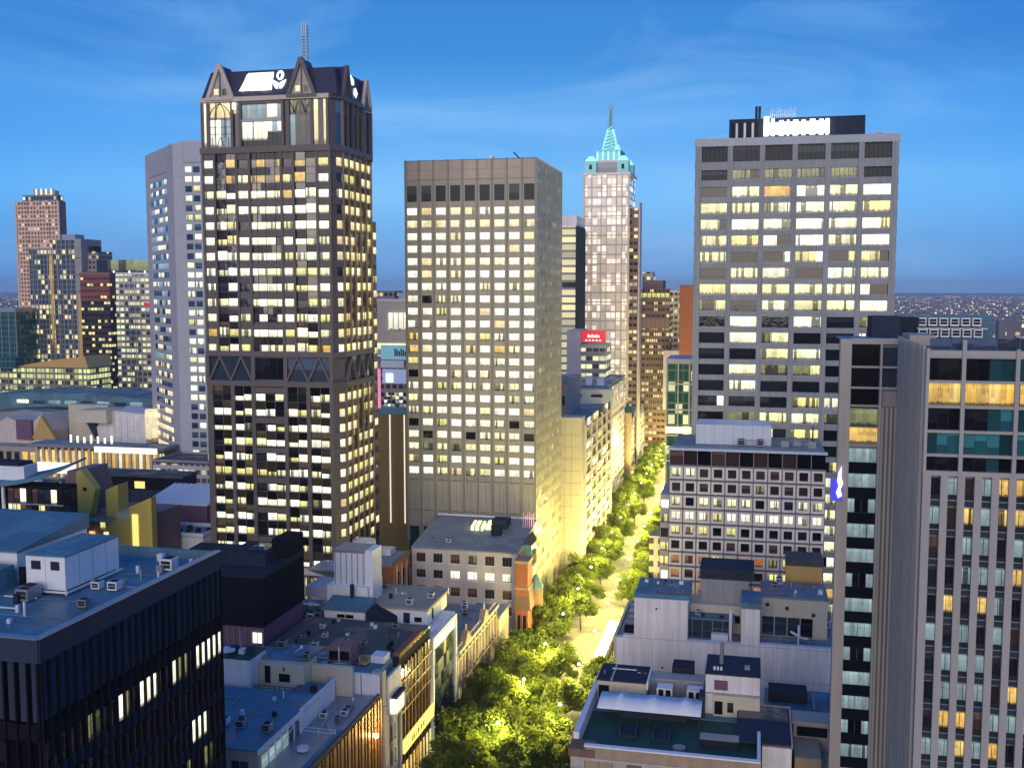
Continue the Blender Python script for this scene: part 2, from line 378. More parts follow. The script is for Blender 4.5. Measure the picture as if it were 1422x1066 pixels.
def parapet(p, x0, x1, y0, y1, z, h, w, m):
    box(p, 'parapet', x0, x1, y0, y0+w, z, z+h, m); box(p, 'parapet', x0, x1, y1-w, y1, z, z+h, m)
    box(p, 'parapet', x0, x0+w, y0+w, y1-w, z, z+h, m); box(p, 'parapet', x1-w, x1, y0+w, y1-w, z, z+h, m)
def condenser(p, x, y, z, s=1.2, h=1.1, m='metal_white'):
    o = box(p, 'condenser', x-s/2, x+s/2, y-s/2, y+s/2, z+.15, z+h, m)
    for k in (-.35, .35): sub(o, 'grille', -.38, .38, -.54, -.5, k*.5-.12, k*.5+.16, 'metal_charcoal')
    sub(o, 'fan', -.36, .36, -.36, .36, .5, .55, 'metal_charcoal')
def duct(p, pts, w, m='metal_grey'):
    for a, b in zip(pts, pts[1:]): beam(p, 'duct', a, b, w, m)
def clutter(p, x0, x1, y0, y1, z, n, seed=1):
    """small roof fittings: vents, pipes, cable trays, cowls"""
    g = random.Random(seed)
    for i in range(n):
        x, y = g.uniform(x0, x1), g.uniform(y0, y1); k = g.random()
        if k < .3: s = g.uniform(.3, .8); box(p, 'roof_vent', x-s/2, x+s/2, y-s/2, y+s/2, z, z+g.uniform(.3, .9), g.choice(('metal_white', 'metal_grey', 'metal_charcoal')))
        elif k < .5: cyl(p, 'vent_pipe', x, y, z, z+g.uniform(.5, 1.4), .12, g.choice(('metal_white', 'metal_grey')), n=8)
        elif k < .75:
            L = g.uniform(2, 6); a = min(x+L, x1) if g.random() < .5 else x; b_ = y if a != x else min(y+L, y1)
            if abs(a-x)+abs(b_-y) > .5: beam(p, 'pipe_run', (x, y, z+.18), (a, b_, z+.18), .13, g.choice(('metal_grey', 'metal_white', 'copper_fin')))
        else: s = g.uniform(.8, 1.5); condenser(p, x, y, z, s, s*.95, g.choice(('metal_white', 'metal_grey')))
def struct(o): o['kind'] = 'structure'; return o
def struct_sheet(name, x0, x1, y0, y1, z, m):
    return struct(mesh(None, name, [(x0, y0, z), (x1, y0, z), (x1, y1, z), (x0, y1, z)], [(0, 1, 2, 3)], m))

# ------------------------------------------------------------------ the setting
def groundmat():
    b = NB('ground_far'); pos = b.n('ShaderNodeNewGeometry').outputs['Position']
    n = b.noise(pos, .004, 5); n2 = b.noise(pos, .05, 4)
    c = b.mix(n, (.035, .037, .042, 1), (.075, .070, .075, 1)); c = b.mix(b.math('MULTIPLY', n2, .5), c, (.03, .045, .028, 1))
    b.l(c, b.b.inputs['Base Color']); b.b.inputs['Roughness'].default_value = .9; MATS['ground_far'] = b.m
groundmat()
struct_sheet('ground', -16000, 16000, -3000, 20000, -.02, 'ground_far')
struct_sheet('road', -52, -34, 40, 1400, .004, 'asphalt')
for nm, x0, x1 in (('pavement', -62.5, -52.15), ('pavement', -33.85, -19)):
    struct(box(None, nm, x0, x1, 40, 1400, -.05, .13, 'paving'))
for x in (-52.15, -33.98):
    struct(box(None, 'kerb', x, x+.14, 40, 1400, -.05, .14, 'kerb_stone'))
for x in (-45.6, -44.2, -41.8, -40.4): struct_sheet('tram_rail', x-.05, x+.05, 40, 1400, .012, 'roof_dark')

# ------------------------------------------------------------------ gothic crowned tower with the flower logo
def gothic_tower():
    t = T('office_tower', 'tall granite tower with gabled slate crown, lattice mast and glowing roof sign', 'tower', (-123, 270, 0))
    X0, X1, XR, Y0, YB = -141.5, -106.2, -104.0, 255.0, 278.5
    prism(t, 'core', [(X0+.4, Y0+.4), (X1+.1, Y0+.4), (XR-.4, 258.7), (XR-.4, YB), (X0+.4, YB)], 0, 147.4, 'granite_dark')
    F = FRONT(X0, Y0); CH = (X1, Y0, math.atan2(3.5, 2.2)); RF = RIGHT(XR, 258.5)
    E1 = [0, 3.3, 9.5, 13.1, 22.0, 25.3, 31.8, 35.3]
    def pane(F_, u0, u1, z0, z1, m, name='window', d=-.34): return fb(t, name, F_, u0, u1, d, d+.06, z0, z1, m)
    # upper shaft: thirteen floors
    zt, fz, n = 134.6, 3.97, 13
    for i, u in enumerate(E1): fb(t, 'pier', F, u-.32, u+.32, -.4, .35, 83.2, zt, 'granite_pink')
    for r in range(n):
        z = zt-(r+1)*fz
        top = r < 2
        for i in range(7):
            u0, u1 = E1[i]+.32, E1[i+1]-.32
            if i in (0, 2, 4, 6):
                fb(t, 'spandrel', F, u0, u1, -.4, .05, z+2.1, z+fz, 'granite_pink')
                pane(F, u0, u1, z+.05, z+2.1, pick(('lit_white', 6), ('lit_room', 3), ('lit_yellow', 1.5), ('lit_amber', .5), ('glass_dark', 1.2)))
            elif i in (1, 5):
                um = (u0+u1)/2
                for a, b in ((u0, um-.06), (um+.06, u1)):
                    m = pick(('lit_white', 5), ('lit_room', 3), ('lit_yellow', 2), ('glass_dark', 1)) if not top else pick(('glass_bronze', 3), ('lit_amber', 1.5), ('lit_yellow', 1.5), ('lit_dim', 1))
                    zc = z+rnd.choice((1.6, 2.1, 2.2, 2.6)); pane(F, a, b, z+.05, zc, m); pane(F, a, b, zc+.05, z+fz, pick(('glass_black', 2), ('glass_bronze', 2)), 'spandrel_pane')
                fb(t, 'mullion', F, um-.06, um+.06, -.34, -.05, z, z+fz, 'granite_dark')
                fb(t, 'transom', F, u0, u1, -.34, -.12, z-.06, z+.05, 'granite_dark')
            else:
                if r in (3, 5, 7, 9, 11): fb(t, 'spandrel', F, u0, u1, -.4, .15, z+2.2, z+fz-.5, 'granite_pink')
                else:
                    for k in range(3): pane(F, u0+k*2.72, u0+k*2.72+2.66, z+2.05, z+fz, pick(('glass_black', 2), ('glass_bronze', 2)), 'spandrel_pane')
                for a, b in ((0, 1.5), (1.6, 3.9), (4.0, 6.6), (6.7, u1-u0)):
                    m = pick(('lit_white', 5), ('lit_room', 3), ('glass_dark', 2)) if not top else pick(('glass_bronze', 3), ('lit_amber', 1), ('lit_yellow', 1), ('lit_dim', 1))
                    pane(F, u0+a, u0+b, z+.08, z+2.0, m)
                for a in (1.55, 3.95, 6.65): fb(t, 'mullion', F, u0+a-.05, u0+a+.05, -.34, -.1, z, z+fz, 'granite_dark')
    # crown floor band and brace band
    fb(t, 'band', F, -.5, 35.5, -.4, .55, zt-.2, zt+1.4, 'granite_pink')
    fb(t, 'band', F, -.4, 35.5, -.4, .50, 82.0, 83.4, 'granite_pink'); fb(t, 'band', F, -.4, 35.5, -.4, .50, 74.2, 75.6, 'granite_pink')
    for u0, u1 in ((.6, 12.8), (22.6, 34.6)):
        pane(F, u0, u1, 75.6, 82.0, 'glass_blue', 'brace_glazing'); w = (u1-u0)/4
        for k in range(4):
            za, zb = (75.7, 81.9) if k % 2 == 0 else (81.9, 75.7)
            beam(t, 'brace', (X0+u0+k*w, Y0-.1, za), (X0+u0+(k+1)*w, Y0-.1, zb), .75, 'granite_pink', .5)
    for k in range(4): pane(F, 13.6+k*2.05, 13.6+k*2.05+1.95, 76.0, 81.6, 'glass_black', 'brace_glazing')
    for u in (0, 13.1, 22.2, 35.0): fb(t, 'pier', F, u-.5, u+.5, -.4, .42, 75.5, 82.1, 'granite_pink')
    # lower shaft: wider bays
    E2 = [0.9, 7.1, 13.0, 22.2, 28.5, 34.9]; zt2 = 74.2
    for u in E2: fb(t, 'pier', F, u-.5, u+.5, -.4, .4, 26, zt2, 'granite_pink')
    fb(t, 'pier', F, -.3, .35, -.4, .3, 26, zt2, 'granite_pink')
    for r in range(12):
        z = zt2-(r+1)*fz
        for i in range(5):
            u0, u1 = E2[i]+.5, E2[i+1]-.5; k = 2 if i != 2 else 3; w = (u1-u0)/k
            for c in range(k):
                m = pick(('lit_white', 5), ('lit_room', 3), ('lit_yellow', 2), ('lit_dim', .5), ('glass_dark', 1.4))
                zc = z+rnd.choice((1.2, 1.7, 1.9, 2.1)); pane(F, u0+c*w+.05, u0+(c+1)*w-.05, z+.05, zc, m)
                pane(F, u0+c*w+.05, u0+(c+1)*w-.05, zc+.05, z+fz, pick(('glass_black', 2), ('glass_bronze', 2)), 'spandrel_pane')
                if c: fb(t, 'mullion', F, u0+c*w-.06, u0+c*w+.06, -.34, -.08, z, z+fz, 'granite_dark')
            if i == 2 and r % 2 == 0: fb(t, 'spandrel', F, u0, u1, -.4, .2, z+2.2, z+fz-.3, 'granite_pink')
            fb(t, 'transom', F, u0, u1, -.34, -.12, z-.06, z+.05, 'granite_dark')
    fb(t, 'band', F, -.4, 35.5, -.4, .5, 24.6, 26.3, 'stone_cream')
    for k in range(9):
        u = 1+k*3.8; fb(t, 'pier', F, u-.5, u+.5, -.4, .3, 14, 24.6, 'granite_pink'); pane(F, u+.6, u+3.2, 16, 23.6, pick(('lit_amber', 2), ('lit_yellow', 2)), 'window')
    # chamfered corner and right side
    for z0, z1, nn in ((83.2, 134.6, 13), (26.5, 74.2, 12)):
        for F_, L, nb in ((CH, 4.13, 1), (RF, 20.0, 5)):
            bu = L/nb
            for i in range(nb+1):
                fb(t, 'pier', F_, i*bu-.26, i*bu+.26, -.4, .2, z0, z1, 'granite_gold_reflect' if nb > 1 else 'granite_pink')
            for r in range(nn):
                z = z1-(r+1)*fz
                for c in range(nb):
                    m = pick(('lit_cream', 4), ('lit_yellow', 5), ('lit_room', 3), ('glass_dark', 1.5)) if nb > 1 else pick(('lit_cream', 5), ('lit_white', 2), ('glass_dark', 1))
                    pane(F_, c*bu+.3, (c+1)*bu-.3, z+.05, z+2.3, m)
                    if nb > 1: pane(F_, c*bu+.3, (c+1)*bu-.3, z+2.35, z+fz, pick(('glass_bronze', 3), ('glass_brown', 1)), 'spandrel_pane')
                    else: fb(t, 'spandrel', F_, c*bu+.3, (c+1)*bu-.3, -.4, .05, z+2.3, z+fz, 'granite_pink')
    for z0, z1 in ((134.5, 136.0), (82.0, 83.4), (74.2, 75.6)):
        fb(t, 'band', CH, -.3, 4.3, -.4, .5, z0, z1, 'granite_pink'); fb(t, 'band', RF, -.2, 20.2, -.4, .5, z0, z1, 'granite_pink')
    for k in range(3): pane(RF, .5+k*6.6, 6.6+k*6.6, 75.7, 81.9, 'glass_blue', 'brace_glazing')
    for k in range(6):
        za, zb = (75.7, 81.9) if k % 2 == 0 else (81.9, 75.7)
        beam(t, 'brace', (XR+.1, 258.7+k*3.3, za), (XR+.1, 258.7+(k+1)*3.3, zb), .7, 'granite_pink', .5)
    w = prism(t, 'rear_wing', [(-128, YB), (-103.8, YB), (-103.8, 281.5), (-128, 281.5)], 0, 118, 'granite_pink')
    for r in range(22): fb(t, 'window', RIGHT(-103.8, 278.6), .4, 2.6, -.02, .08, 113-r*3.97, 115-r*3.97, pick(('lit_cream', 3), ('glass_dark', 3), ('lit_yellow', 2)))
    # crown: glazed arcade under the roof
    zc0, zc1 = 136.0, 147.3
    for u in (0.2, 1.9, 8.6, 10.9, 22.7, 24.2, 30.6, 34.9): fb(t, 'crown_column', F, u-.35, u+.35, -.4, .3, zc0, zc1, 'granite_pink')
    pane(F, .5, 1.6, zc0, zc1, 'lit_white', 'crown_glazing')
    for k in range(4): pane(F, 2.3+k*1.5, 2.3+k*1.5+1.42, zc0, zc1-4.2, pick(('lit_white', 2), ('lit_sky', 1)), 'crown_glazing'); pane(F, 2.3+k*1.5, 2.3+k*1.5+1.42, zc1-4.1, zc1, 'lit_cream', 'crown_glazing')
    cx = X0+5.25
    for s in (-1, 1):
        for off_ in (0, 1.5):
            pts = [(cx+s*(.02+off_*1.5), zc0+2.6), (cx+s*(off_*.9+1.0), zc0+.1)]
            beam(t, 'tracery', (pts[0][0], Y0-.12, pts[0][1]), (pts[1][0], Y0-.12, pts[1][1]), .13, 'metal_charcoal')
        ar = [(s*2.9, zc1-3.4), (s*2.5, zc1-2.2), (s*1.7, zc1-1.2), (s*.6, zc1-.5), (0, zc1-.1)]
        for a, b in zip(ar, ar[1:]): beam(t, 'tracery', (cx+a[0], Y0-.12, a[1]), (cx+b[0], Y0-.12, b[1]), .16, 'metal_charcoal')
        ar = [(s*1.4, zc0+2.6), (s*1.4, zc1-3.2), (s*1.1, zc1-1.7), (s*.1, zc1-.3)]
        for a, b in zip(ar, ar[1:]): beam(t, 'tracery', (cx+a[0], Y0-.14, a[1]), (cx+b[0], Y0-.14, b[1]), .16, 'metal_charcoal')
    for z in (zc0+3.4, zc0+5.2, zc1-4.15): fb(t, 'transom', F, 2.2, 8.3, -.3, -.12, z-.05, z+.05, 'metal_charcoal')
    pane(F, 8.9, 10.5, zc0, zc1-3, 'glass_dark', 'crown_glazing'); pane(F, 8.9, 10.5, zc1-3, zc1, 'lit_cream', 'crown_glazing')
    fb(t, 'lantern', F, 9.1, 10.0, .3, .9, zc1-1.9, zc1-.2, 'strip_cream')
    for k in range(8):
        pane(F, 11.3+k*1.4, 11.3+k*1.4+1.32, zc1-4.3, zc1-.7, pick(('lit_sky', 3), ('lit_white', 2)), 'crown_glazing')
        pane(F, 11.3+k*1.4, 11.3+k*1.4+1.32, zc0+1.6 if k < 5 else zc0+3.6, zc1-5.1, pick(('lit_white', 3), ('lit_sky', 1)), 'crown_glazing')
        pane(F, 11.3+k*1.4, 11.3+k*1.4+1.32, zc0, zc0+1.55 if k < 5 else zc0+3.55, 'glass_black', 'crown_glazing')
    fb(t, 'spandrel', F, 11.2, 22.4, -.4, .1, zc1-5.0, zc1-4.4, 'concrete_blue'); fb(t, 'spandrel', F, 11.2, 22.4, -.4, .1, zc1-.6, zc1+.2, 'granite_pink')
    for k in range(4): pane(F, 24.6+k*1.45, 24.6+k*1.45+1.38, zc0, zc1-3.6, pick(('glass_dark', 2), ('lit_sky', 1), ('lit_dim', 1)), 'crown_glazing'); pane(F, 24.6+k*1.45, 24.6+k*1.45+1.38, zc1-3.5, zc1, 'lit_dim', 'crown_glazing')
    for s in (-1, 1):
        for o_ in (-1.5, 1.5): beam(t, 'tracery', (X0+27.4+o_, Y0-.12, zc1-3.2), (X0+27.4+o_+s*1.1, Y0-.12, zc1-.3), .16, 'metal_charcoal')
    pane(F, 31.1, 32.2, zc0, zc1, 'lit_cream', 'crown_glazing'); pane(F, 32.4, 33.6, zc0, zc1, 'glass_dark', 'crown_glazing'); pane(F, 33.7, 34.6, zc0, zc1, 'lit_cream', 'crown_glazing')
    pane(CH, .3, 3.8, zc0, zc1, 'glass_blue', 'crown_glazing')
    for k in range(4): pane(RF, .4+k*3.4, 3.4+k*3.4, zc0, zc1, pick(('glass_blue', 3), ('glass_brown', 1)), 'crown_glazing'); fb(t, 'crown_column', RF, k*3.4-.3, k*3.4+.3, -.4, .35, zc0, zc1, 'granite_pink')
    pane(RF, 15.0, 19.4, zc0, zc1, 'glass_blue', 'crown_glazing')
    for u in (13.9, 14.8, 19.7): fb(t, 'crown_column', RF, u-.35, u+.35, -.4, .6, zc0-2, zc1, 'granite_pink')
    fb(t, 'band', F, -.4, 35.4, -.4, .45, zc1+.2, zc1+1.3, 'stone_cream'); fb(t, 'band', CH, -.2, 4.2, -.4, .45, zc1+.2, zc1+1.3, 'granite_pink'); fb(t, 'band', RF, -.2, 20.2, -.4, .45, zc1+.2, zc1+1.3, 'granite_pink')
    # slate mansard
    zr0, zr1 = 148.4, 155.6
    o = frus(t, 'roof', (X0, XR, Y0, YB+1), zr0, (X0+1.6, XR-1.6, Y0+2.6, YB-1.6), zr1, 'slate_purple')
    def front_gable(xa, xb, zap, m1):
        xm = (xa+xb)/2; y0 = Y0-.5
        mesh(t, 'gable_wall', [(xa, y0+.5, zr0), (xb, y0+.5, zr0), (xm, y0+.5, zap-.7)], [(0, 1, 2)], 'stone_pale')
        gable(t, 'gable_roof', xa, xb, y0+.6, Y0+6, zr0+.2, zap-.05, 'slate_purple')
        for x in (xa, xb): beam(t, 'gable_rafter', (x, y0+.2, zr0-.3), (xm, y0+.2, zap+.1), .85, m1, .9)
        beam(t, 'gable_mullion', (xm, y0+.3, zr0), (xm, y0+.3, zap-1.2), .3, 'granite_dark')
        beam(t, 'gable_tie', (xa-.3, y0+.1, zr0-.1), (xb+.3, y0+.1, zr0-.1), .8, m1)
        for k in (-1, 1):
            fb(t, 'gable_window', FRONT(xm, y0+.5), min(k*.5, k*1.7), max(k*.5, k*1.7), .02, .1, zr0+.8, zr0+2.4, 'lit_cream' if k < 0 else 'glass_dark')
    front_gable(-139.6, -132.4, 156.9, 'stone_cream'); front_gable(-117.2, -109.7, 157.6, 'granite_pink')
    def side_gable(ya, yb, zap, m1):
        ym = (ya+yb)/2; x0 = XR+.4
        mesh(t, 'gable_wall', [(x0-.4, ya, zr0), (x0-.4, yb, zr0), (x0-.4, ym, zap-.6)], [(0, 1, 2)], 'granite_dark')
        gable(t, 'gable_roof', XR-6, x0-.5, ya, yb, zr0+.2, zap-.05, 'slate_purple', 'x')
        for y in (ya, yb): beam(t, 'gable_rafter', (x0-.2, y, zr0-.3), (x0-.2, ym, zap+.1), .8, m1, .8)
    side_gable(258.4, 264.4, 156.4, 'granite_pink'); side_gable(272.4, 278.4, 155.4, 'stone_cream')
    # roof sign: ANZ and its flower
    sl = math.atan2(7.2, 2.6)
    def on_slope(u, h, lift): # point on the front slope
        return (X0+u, Y0+2.6*h/7.2-lift*math.sin(sl), zr0+h+lift*math.cos(sl))
    cu = bpy.data.curves.new('sign', 'FONT'); cu.body = 'ANZ'; cu.size = 5.6; cu.extrude = .15; cu.offset = .13; cu.align_x = 'CENTER'; cu.space_character = .98
    tmp = bpy.data.objects.new('tmp', cu); COL.objects.link(tmp); dg = bpy.context.evaluated_depsgraph_get(); dg.update()
    me = bpy.data.meshes.new_from_object(tmp.evaluated_get(dg)); bpy.data.objects.remove(tmp); me.materials.clear(); me.materials.append(MATS['sign_white'])
    o = link('sign_letters', me, t); o.location = Vector(on_slope(15.3, 1.9, .5))-t.location; o.rotation_euler = (sl, 0, 0)
    xs = [v.co.x for v in me.vertices]; ys = [v.co.y for v in me.vertices]; o.scale = (8.2/(max(xs)-min(xs)), 4.4/(max(ys)-min(ys)), 1)
    bb = mesh(t, 'sign_lightbox', [on_slope(10.4, 1.7, .12), on_slope(19.5, 1.7, .12), on_slope(19.5, 6.5, .12), on_slope(12.4, 6.5, .12)], [(0, 1, 2, 3)], 'strip_cream')
    def blob(name, pts, c):
        v = [on_slope(21.5+a*.85, b, .5) for a, b in pts]+[on_slope(21.5+a*.85, b, .2) for a, b in pts]; n_ = len(pts)
        mesh(t, name, v, [tuple(range(n_)), tuple(reversed(range(n_, 2*n_)))]+[(i, n_+i, n_+(i+1) % n_, (i+1) % n_) for i in range(n_)], 'sign_ice')
    ring = [(1.15*math.cos(a), 5.4+1.25*math.sin(a)+(.0)) for a in [i*math.pi/8 for i in range(16)]]
    blob('logo_petal', [(x, z) for x, z in ring], 22.4)
    mesh(t, 'logo_core', [on_slope(21.5+a*.85, b, .56) for a, b in ((-.35, 4.7), (.3, 4.6), (.42, 5.4), (0, 6.1), (-.4, 5.5))], [(0, 1, 2, 3, 4)], 'slate_purple')
    blob('logo_petal', [(-.25, 1.9), (-.25, 3.4), (-2.1, 4.2), (-1.6, 2.6), (-.9, 1.9)], 22.4); blob('logo_petal', [(.25, 1.9), (.9, 1.9), (1.6, 2.6), (2.1, 4.2), (.25, 3.4)], 22.4)
    def rs(y, h, lift): return (XR-1.6*h/7.2+lift, y, zr0+h+.2)
    for nm, pts in (('logo_petal', [(265.6, 5.2), (267, 4.0), (268.8, 4.4), (269.4, 5.8), (268, 6.9), (266.4, 6.6)]), ('logo_petal', [(266.6, 1.6), (268.2, .8), (270, 2.4), (269.6, 3.8), (268, 3.4)])):
        mesh(t, nm, [rs(a, b, .25) for a, b in pts], [tuple(range(len(pts)))], 'sign_ice')
    # lattice mast
    mx, my = -117.2, 266.0
    for sx in (-.6, .6):
        for sy in (-.6, .6): beam(t, 'mast_leg', (mx+sx, my+sy, zr1-.2), (mx+sx, my+sy, 168.5), .16, 'metal_grey')
    for k in range(16):
        z = 156+k*.8
        for s in (-.6, .6):
            beam(t, 'mast_rung', (mx-.6, my+s, z), (mx+.6, my+s, z), .12, 'metal_grey'); beam(t, 'mast_rung', (mx+s, my-.6, z), (mx+s, my+.6, z), .12, 'metal_grey')
    for k in range(3): beam(t, 'mast_aerial', (mx-.6+k*.6, my-.7, 165.5), (mx-.6+k*.6, my-.7, 169), .2, 'metal_white')
gothic_tower()

# ------------------------------------------------------------------ bronze slab tower in the middle
def bronze_tower():
    t = T('office_tower', 'square bronze slab tower with nine columns of bright square windows', 'tower', (-82, 320, 0))
    X0, X1, Y0, Y1 = -101.6, -62.0, 300.0, 340.0
    box(t, 'core', X0+.5, X1-.4, Y0+.5, Y1, 0, 136.6, 'bronze_dark')
    F = FRONT(X0, Y0); W = X1-X0; nb = 9; bu = W/nb
    for i in range(nb+1):
        u = min(max(i*bu, .25), W-.25); fb(t, 'pier', F, u-.25, u+.25, -.5, .25, 22, 136.9, 'bronze_dark')
    for c in range(nb):
        u0, u1 = c*bu+.27, (c+1)*bu-.27
        fb(t, 'top_panel', F, u0, u1, -.5, -.04, 131.2, 136.6, 'taupe_panel')
        fb(t, 'top_panel_joint', F, u0, u1, -.45, -.01, 133.9, 134.02, 'bronze_dark')
        for k in range(2): fb(t, 'column_panel', F, (u0, u1-.42)[k], (u0+.42, u1)[k], -.5, 0, 24, 131.0, 'bronze_panel')
        fb(t, 'louvre', F, u0+.43, u1-.43, -.4, -.3, 125.0, 129.4, 'louvre_dark')
    fb(t, 'spandrel', F, .1, W-.1, -.5, -.06, 129.5, 131.1, 'bronze_panel')
    zc, fz = 122.0, 3.645
    for r in range(23):
        z = zc-r*fz
        fb(t, 'spandrel', F, .1, W-.1, -.5, -.08, z+1.08, z+fz-1.12 if r else 124.9, 'bronze_panel')
        if r == 22: break
        for c in range(nb):
            if r == 4: m = pick(('lit_cream', 4), ('lit_white', 1))
            elif r in (1,): m = 'lit_cream'
            elif r < 6: m = pick(('lit_white', 9), ('lit_cream', 2))
            elif r in (7, 18, 19): m = pick(('lit_white', 3), ('lit_room', 3), ('lit_dim', 1), ('glass_dark', 1))
            else: m = pick(('lit_white', 9), ('lit_cream', 1), ('lit_room', 3), ('lit_yellow', 1), ('lit_amber', .15), ('glass_dark', .5), ('lit_dim', .4))
            if (r, c) == (11, 0): m = 'lit_amber'
            u0, u1 = c*bu+.27+.42, (c+1)*bu-.27-.42
            fb(t, 'window', F, u0, u1, -.44, -.36, z-1.1, z+1.1, m)
            if m in ('lit_room', 'lit_yellow', 'lit_dim'): fb(t, 'window_mullion', F, (u0+u1)/2-.05, (u0+u1)/2+.05, -.36, -.3, z-1.1, z+1.1, 'bronze_dark')
    for c in range(nb):
        u0, u1 = c*bu+.27, (c+1)*bu-.27
        for k in range(2): fb(t, 'base_panel', F, u0+k*(u1-u0)/2+.03, u0+(k+1)*(u1-u0)/2-.03, -.5, -.1, 33.6, 42.6, 'bronze_panel')
        fb(t, 'base_panel', F, u0, u1, -.5, .02, 28.6, 33.4, 'concrete_warm'); fb(t, 'base_glazing', F, u0, u1, -.4, -.2, 16, 28.4, 'glass_teal')
    fb(t, 'canopy_wall', F, 17.0, 37.5, .3, 3.0, 14, 29.6, 'stone_pale'); fb(t, 'canopy_wall', F, 11.0, 16.9, .3, 2.6, 14, 26.2, 'stone_pale')
    RF = RIGHT(X1, Y0); L = Y1-Y0; n2 = 20
    for i in range(n2+1):
        u = i*L/n2; fb(t, 'fin', RF, u-.11, u+.11, -.4, .1, 4, 136.9, 'bronze_light')
    for r in range(34):
        z = 134.8-r*fz
        fb(t, 'spandrel', RF, 0, L, -.4, -.02, z-.2, z+1.4, 'bronze_light')
        for c in range(10):
            m = pick(('glass_olive', 8), ('glass_brown', 1), ('lit_dim', .5), ('lit_yellow', .2)) if r > 3 else 'glass_olive'
            fb(t, 'side_pane', RF, c*4+.1, (c+1)*4-.1, -.3, -.06, z-2.2, z-.2, m)
    box(t, 'roof', X0+.3, X1-.3, Y0+.3, Y1-.2, 136.6, 136.8, 'roof_dark')
    box(t, 'vent_box', -77, -75.8, 304, 305.5, 136.8, 138.2, 'metal_white'); beam(t, 'davit', (-67.5, 303, 136.8), (-69.5, 303, 138.8), .35, 'metal_charcoal')
bronze_tower()

# ------------------------------------------------------------------ grey concrete tower on the right
def concrete_tower():
    t = T('office_tower', 'broad grey concrete tower with six wide windows a floor and white roof sign', 'tower', (8, 275, 0))
    X0, X1, Y0, Y1 = -15.4, 31.2, 262.0, 292.0
    box(t, 'core', X0+.8, X1-.8, Y0+.7, Y1, 0, 134.6, 'concrete_grey')
    F = FRONT(X0, Y0); W = X1-X0
    e0 = .9; bu = (W-2*e0)/6
    for i in range(7):
        u = e0+i*bu; w = .62 if 0 < i < 6 else .75
        fb(t, 'pier', F, max(u-w, 0), min(u+w, W), -.7, .3, 0, 133.9, 'concrete_cool')
    fb(t, 'cornice', F, -.1, W+.1, -.7, .34, 133.5, 135.3, 'concrete_blue')
    zs = [(133.4, 129.8), (127.9, 125.5)]+[(123.9-k*3.86, 121.3-k*3.86) for k in range(29)]
    prev = 133.5
    for r, (zt, zb) in enumerate(zs):
        fb(t, 'spandrel', F, .05, W-.05, -.7, .12, zt, prev, 'concrete_cool'); prev = zb
        for c in range(6):
            u0, u1 = e0+c*bu+.62, e0+(c+1)*bu-.62
            if r == 0: m = 'louvre_dark'
            elif r == 1: m = 'louvre_dark' if c in (0, 5) else 'lit_dim'
            elif r < 5: m = pick(('lit_white', 3), ('lit_room', 5), ('lit_yellow', .8))
            elif r in (7,): m = pick(('glass_dark', 3), ('lit_room', 3))
            elif 10 < r < 15: m = pick(('glass_dark', 2.5), ('lit_room', 5)) if c else 'glass_dark'
            else: m = pick(('lit_white', 2.5), ('lit_room', 5), ('lit_yellow', 2), ('glass_dark', 1.6), ('lit_amber', .3))
            if (r, c) == (2, 2): m = 'lit_amber'
            if m.startswith('glass') or m.startswith('louvre'):
                w_ = fb(t, 'window', F, u0, u1, -.62, -.55, zb, zt, m)
            else:   # a lit floor reads as two or three separate rooms
                cuts = sorted([u0, u1]+[u0+(u1-u0)*x for x in rnd.sample((.25, .34, .5, .66, .75), rnd.choice((0, 1, 1, 2)))])
                for a, b in zip(cuts, cuts[1:]):
                    m2 = m if rnd.random() < .72 else pick(('glass_dark', 2), ('lit_white', 2), ('lit_dim', 1))
                    fb(t, 'window', F, a+.02, b-.02, -.62, -.55, zb, zt, m2)
                fb(t, 'sill', F, u0, u1, -.55, -.05, zb-.01, zb+.12, 'concrete_blue')
            if r < 2:
                for k in range(1, 6): fb(t, 'louvre_bar', F, u0+(u1-u0)*k/6-.04, u0+(u1-u0)*k/6+.04, -.55, -.48, zb, zt, 'metal_charcoal')
    box(t, 'roof', X0+.3, X1-.3, Y0+.4, Y1, 134.6, 134.9, 'roof_grey')
    box(t, 'plant_room', -7.6, 24.0, 268, 288, 134.9, 140.6, 'metal_navy')
    for k in range(7): box(t, 'plant_louvre', -7.0+k*.95, -6.45+k*.95, 267.8, 268, 135.2, 139.6, 'metal_grey' if k % 2 else 'metal_charcoal')
    for k in (0, .75): cyl(t, 'flue', -1.2+k, 268.8, 138, 143.6, .3, 'metal_charcoal')
    # roof sign: tall white letters burnt out against the plant room, and the open lattice above it
    fb(t, 'sign_lightbox', FRONT(0, 267.5), .8, 15.8, .1, .5, 136.6, 139.4, 'sign_white')
    for k, (u, w, h) in enumerate(((.6, 1.2, 3.4), (2.3, .8, 2.9), (4.2, 1.0, 2.4), (6.0, .5, 2.5), (7.4, 1.2, 2.4), (9.4, .9, 2.4), (11.3, 1.2, 2.5), (13.4, 1.0, 2.4), (14.9, .8, 2.5))):
        fb(t, 'sign_letter', FRONT(0, 267.4), u, u+w, .45, .7, 136.2, 137.4+h, 'sign_white')
    for k in range(13):
        h = 1.0+1.6*rnd.random(); fb(t, 'sign_lattice', FRONT(0, 268.2), 2.0+k*.48, 2.12+k*.48, 0, .12, 140.4, 140.6+h, 'metal_white')
    for z in (141.3, 142.2): fb(t, 'sign_lattice', FRONT(0, 268.3), 2.0, 8.2, 0, .1, z, z+.12, 'metal_white')
    rail(t, -13, -7.8, 264, 264, 134.9, 1.3); rail(t, 24.2, 30.5, 264, 264, 134.9, 1.3); condenser(t, 27, 266, 134.9, 1.6, 1.2)
concrete_tower()

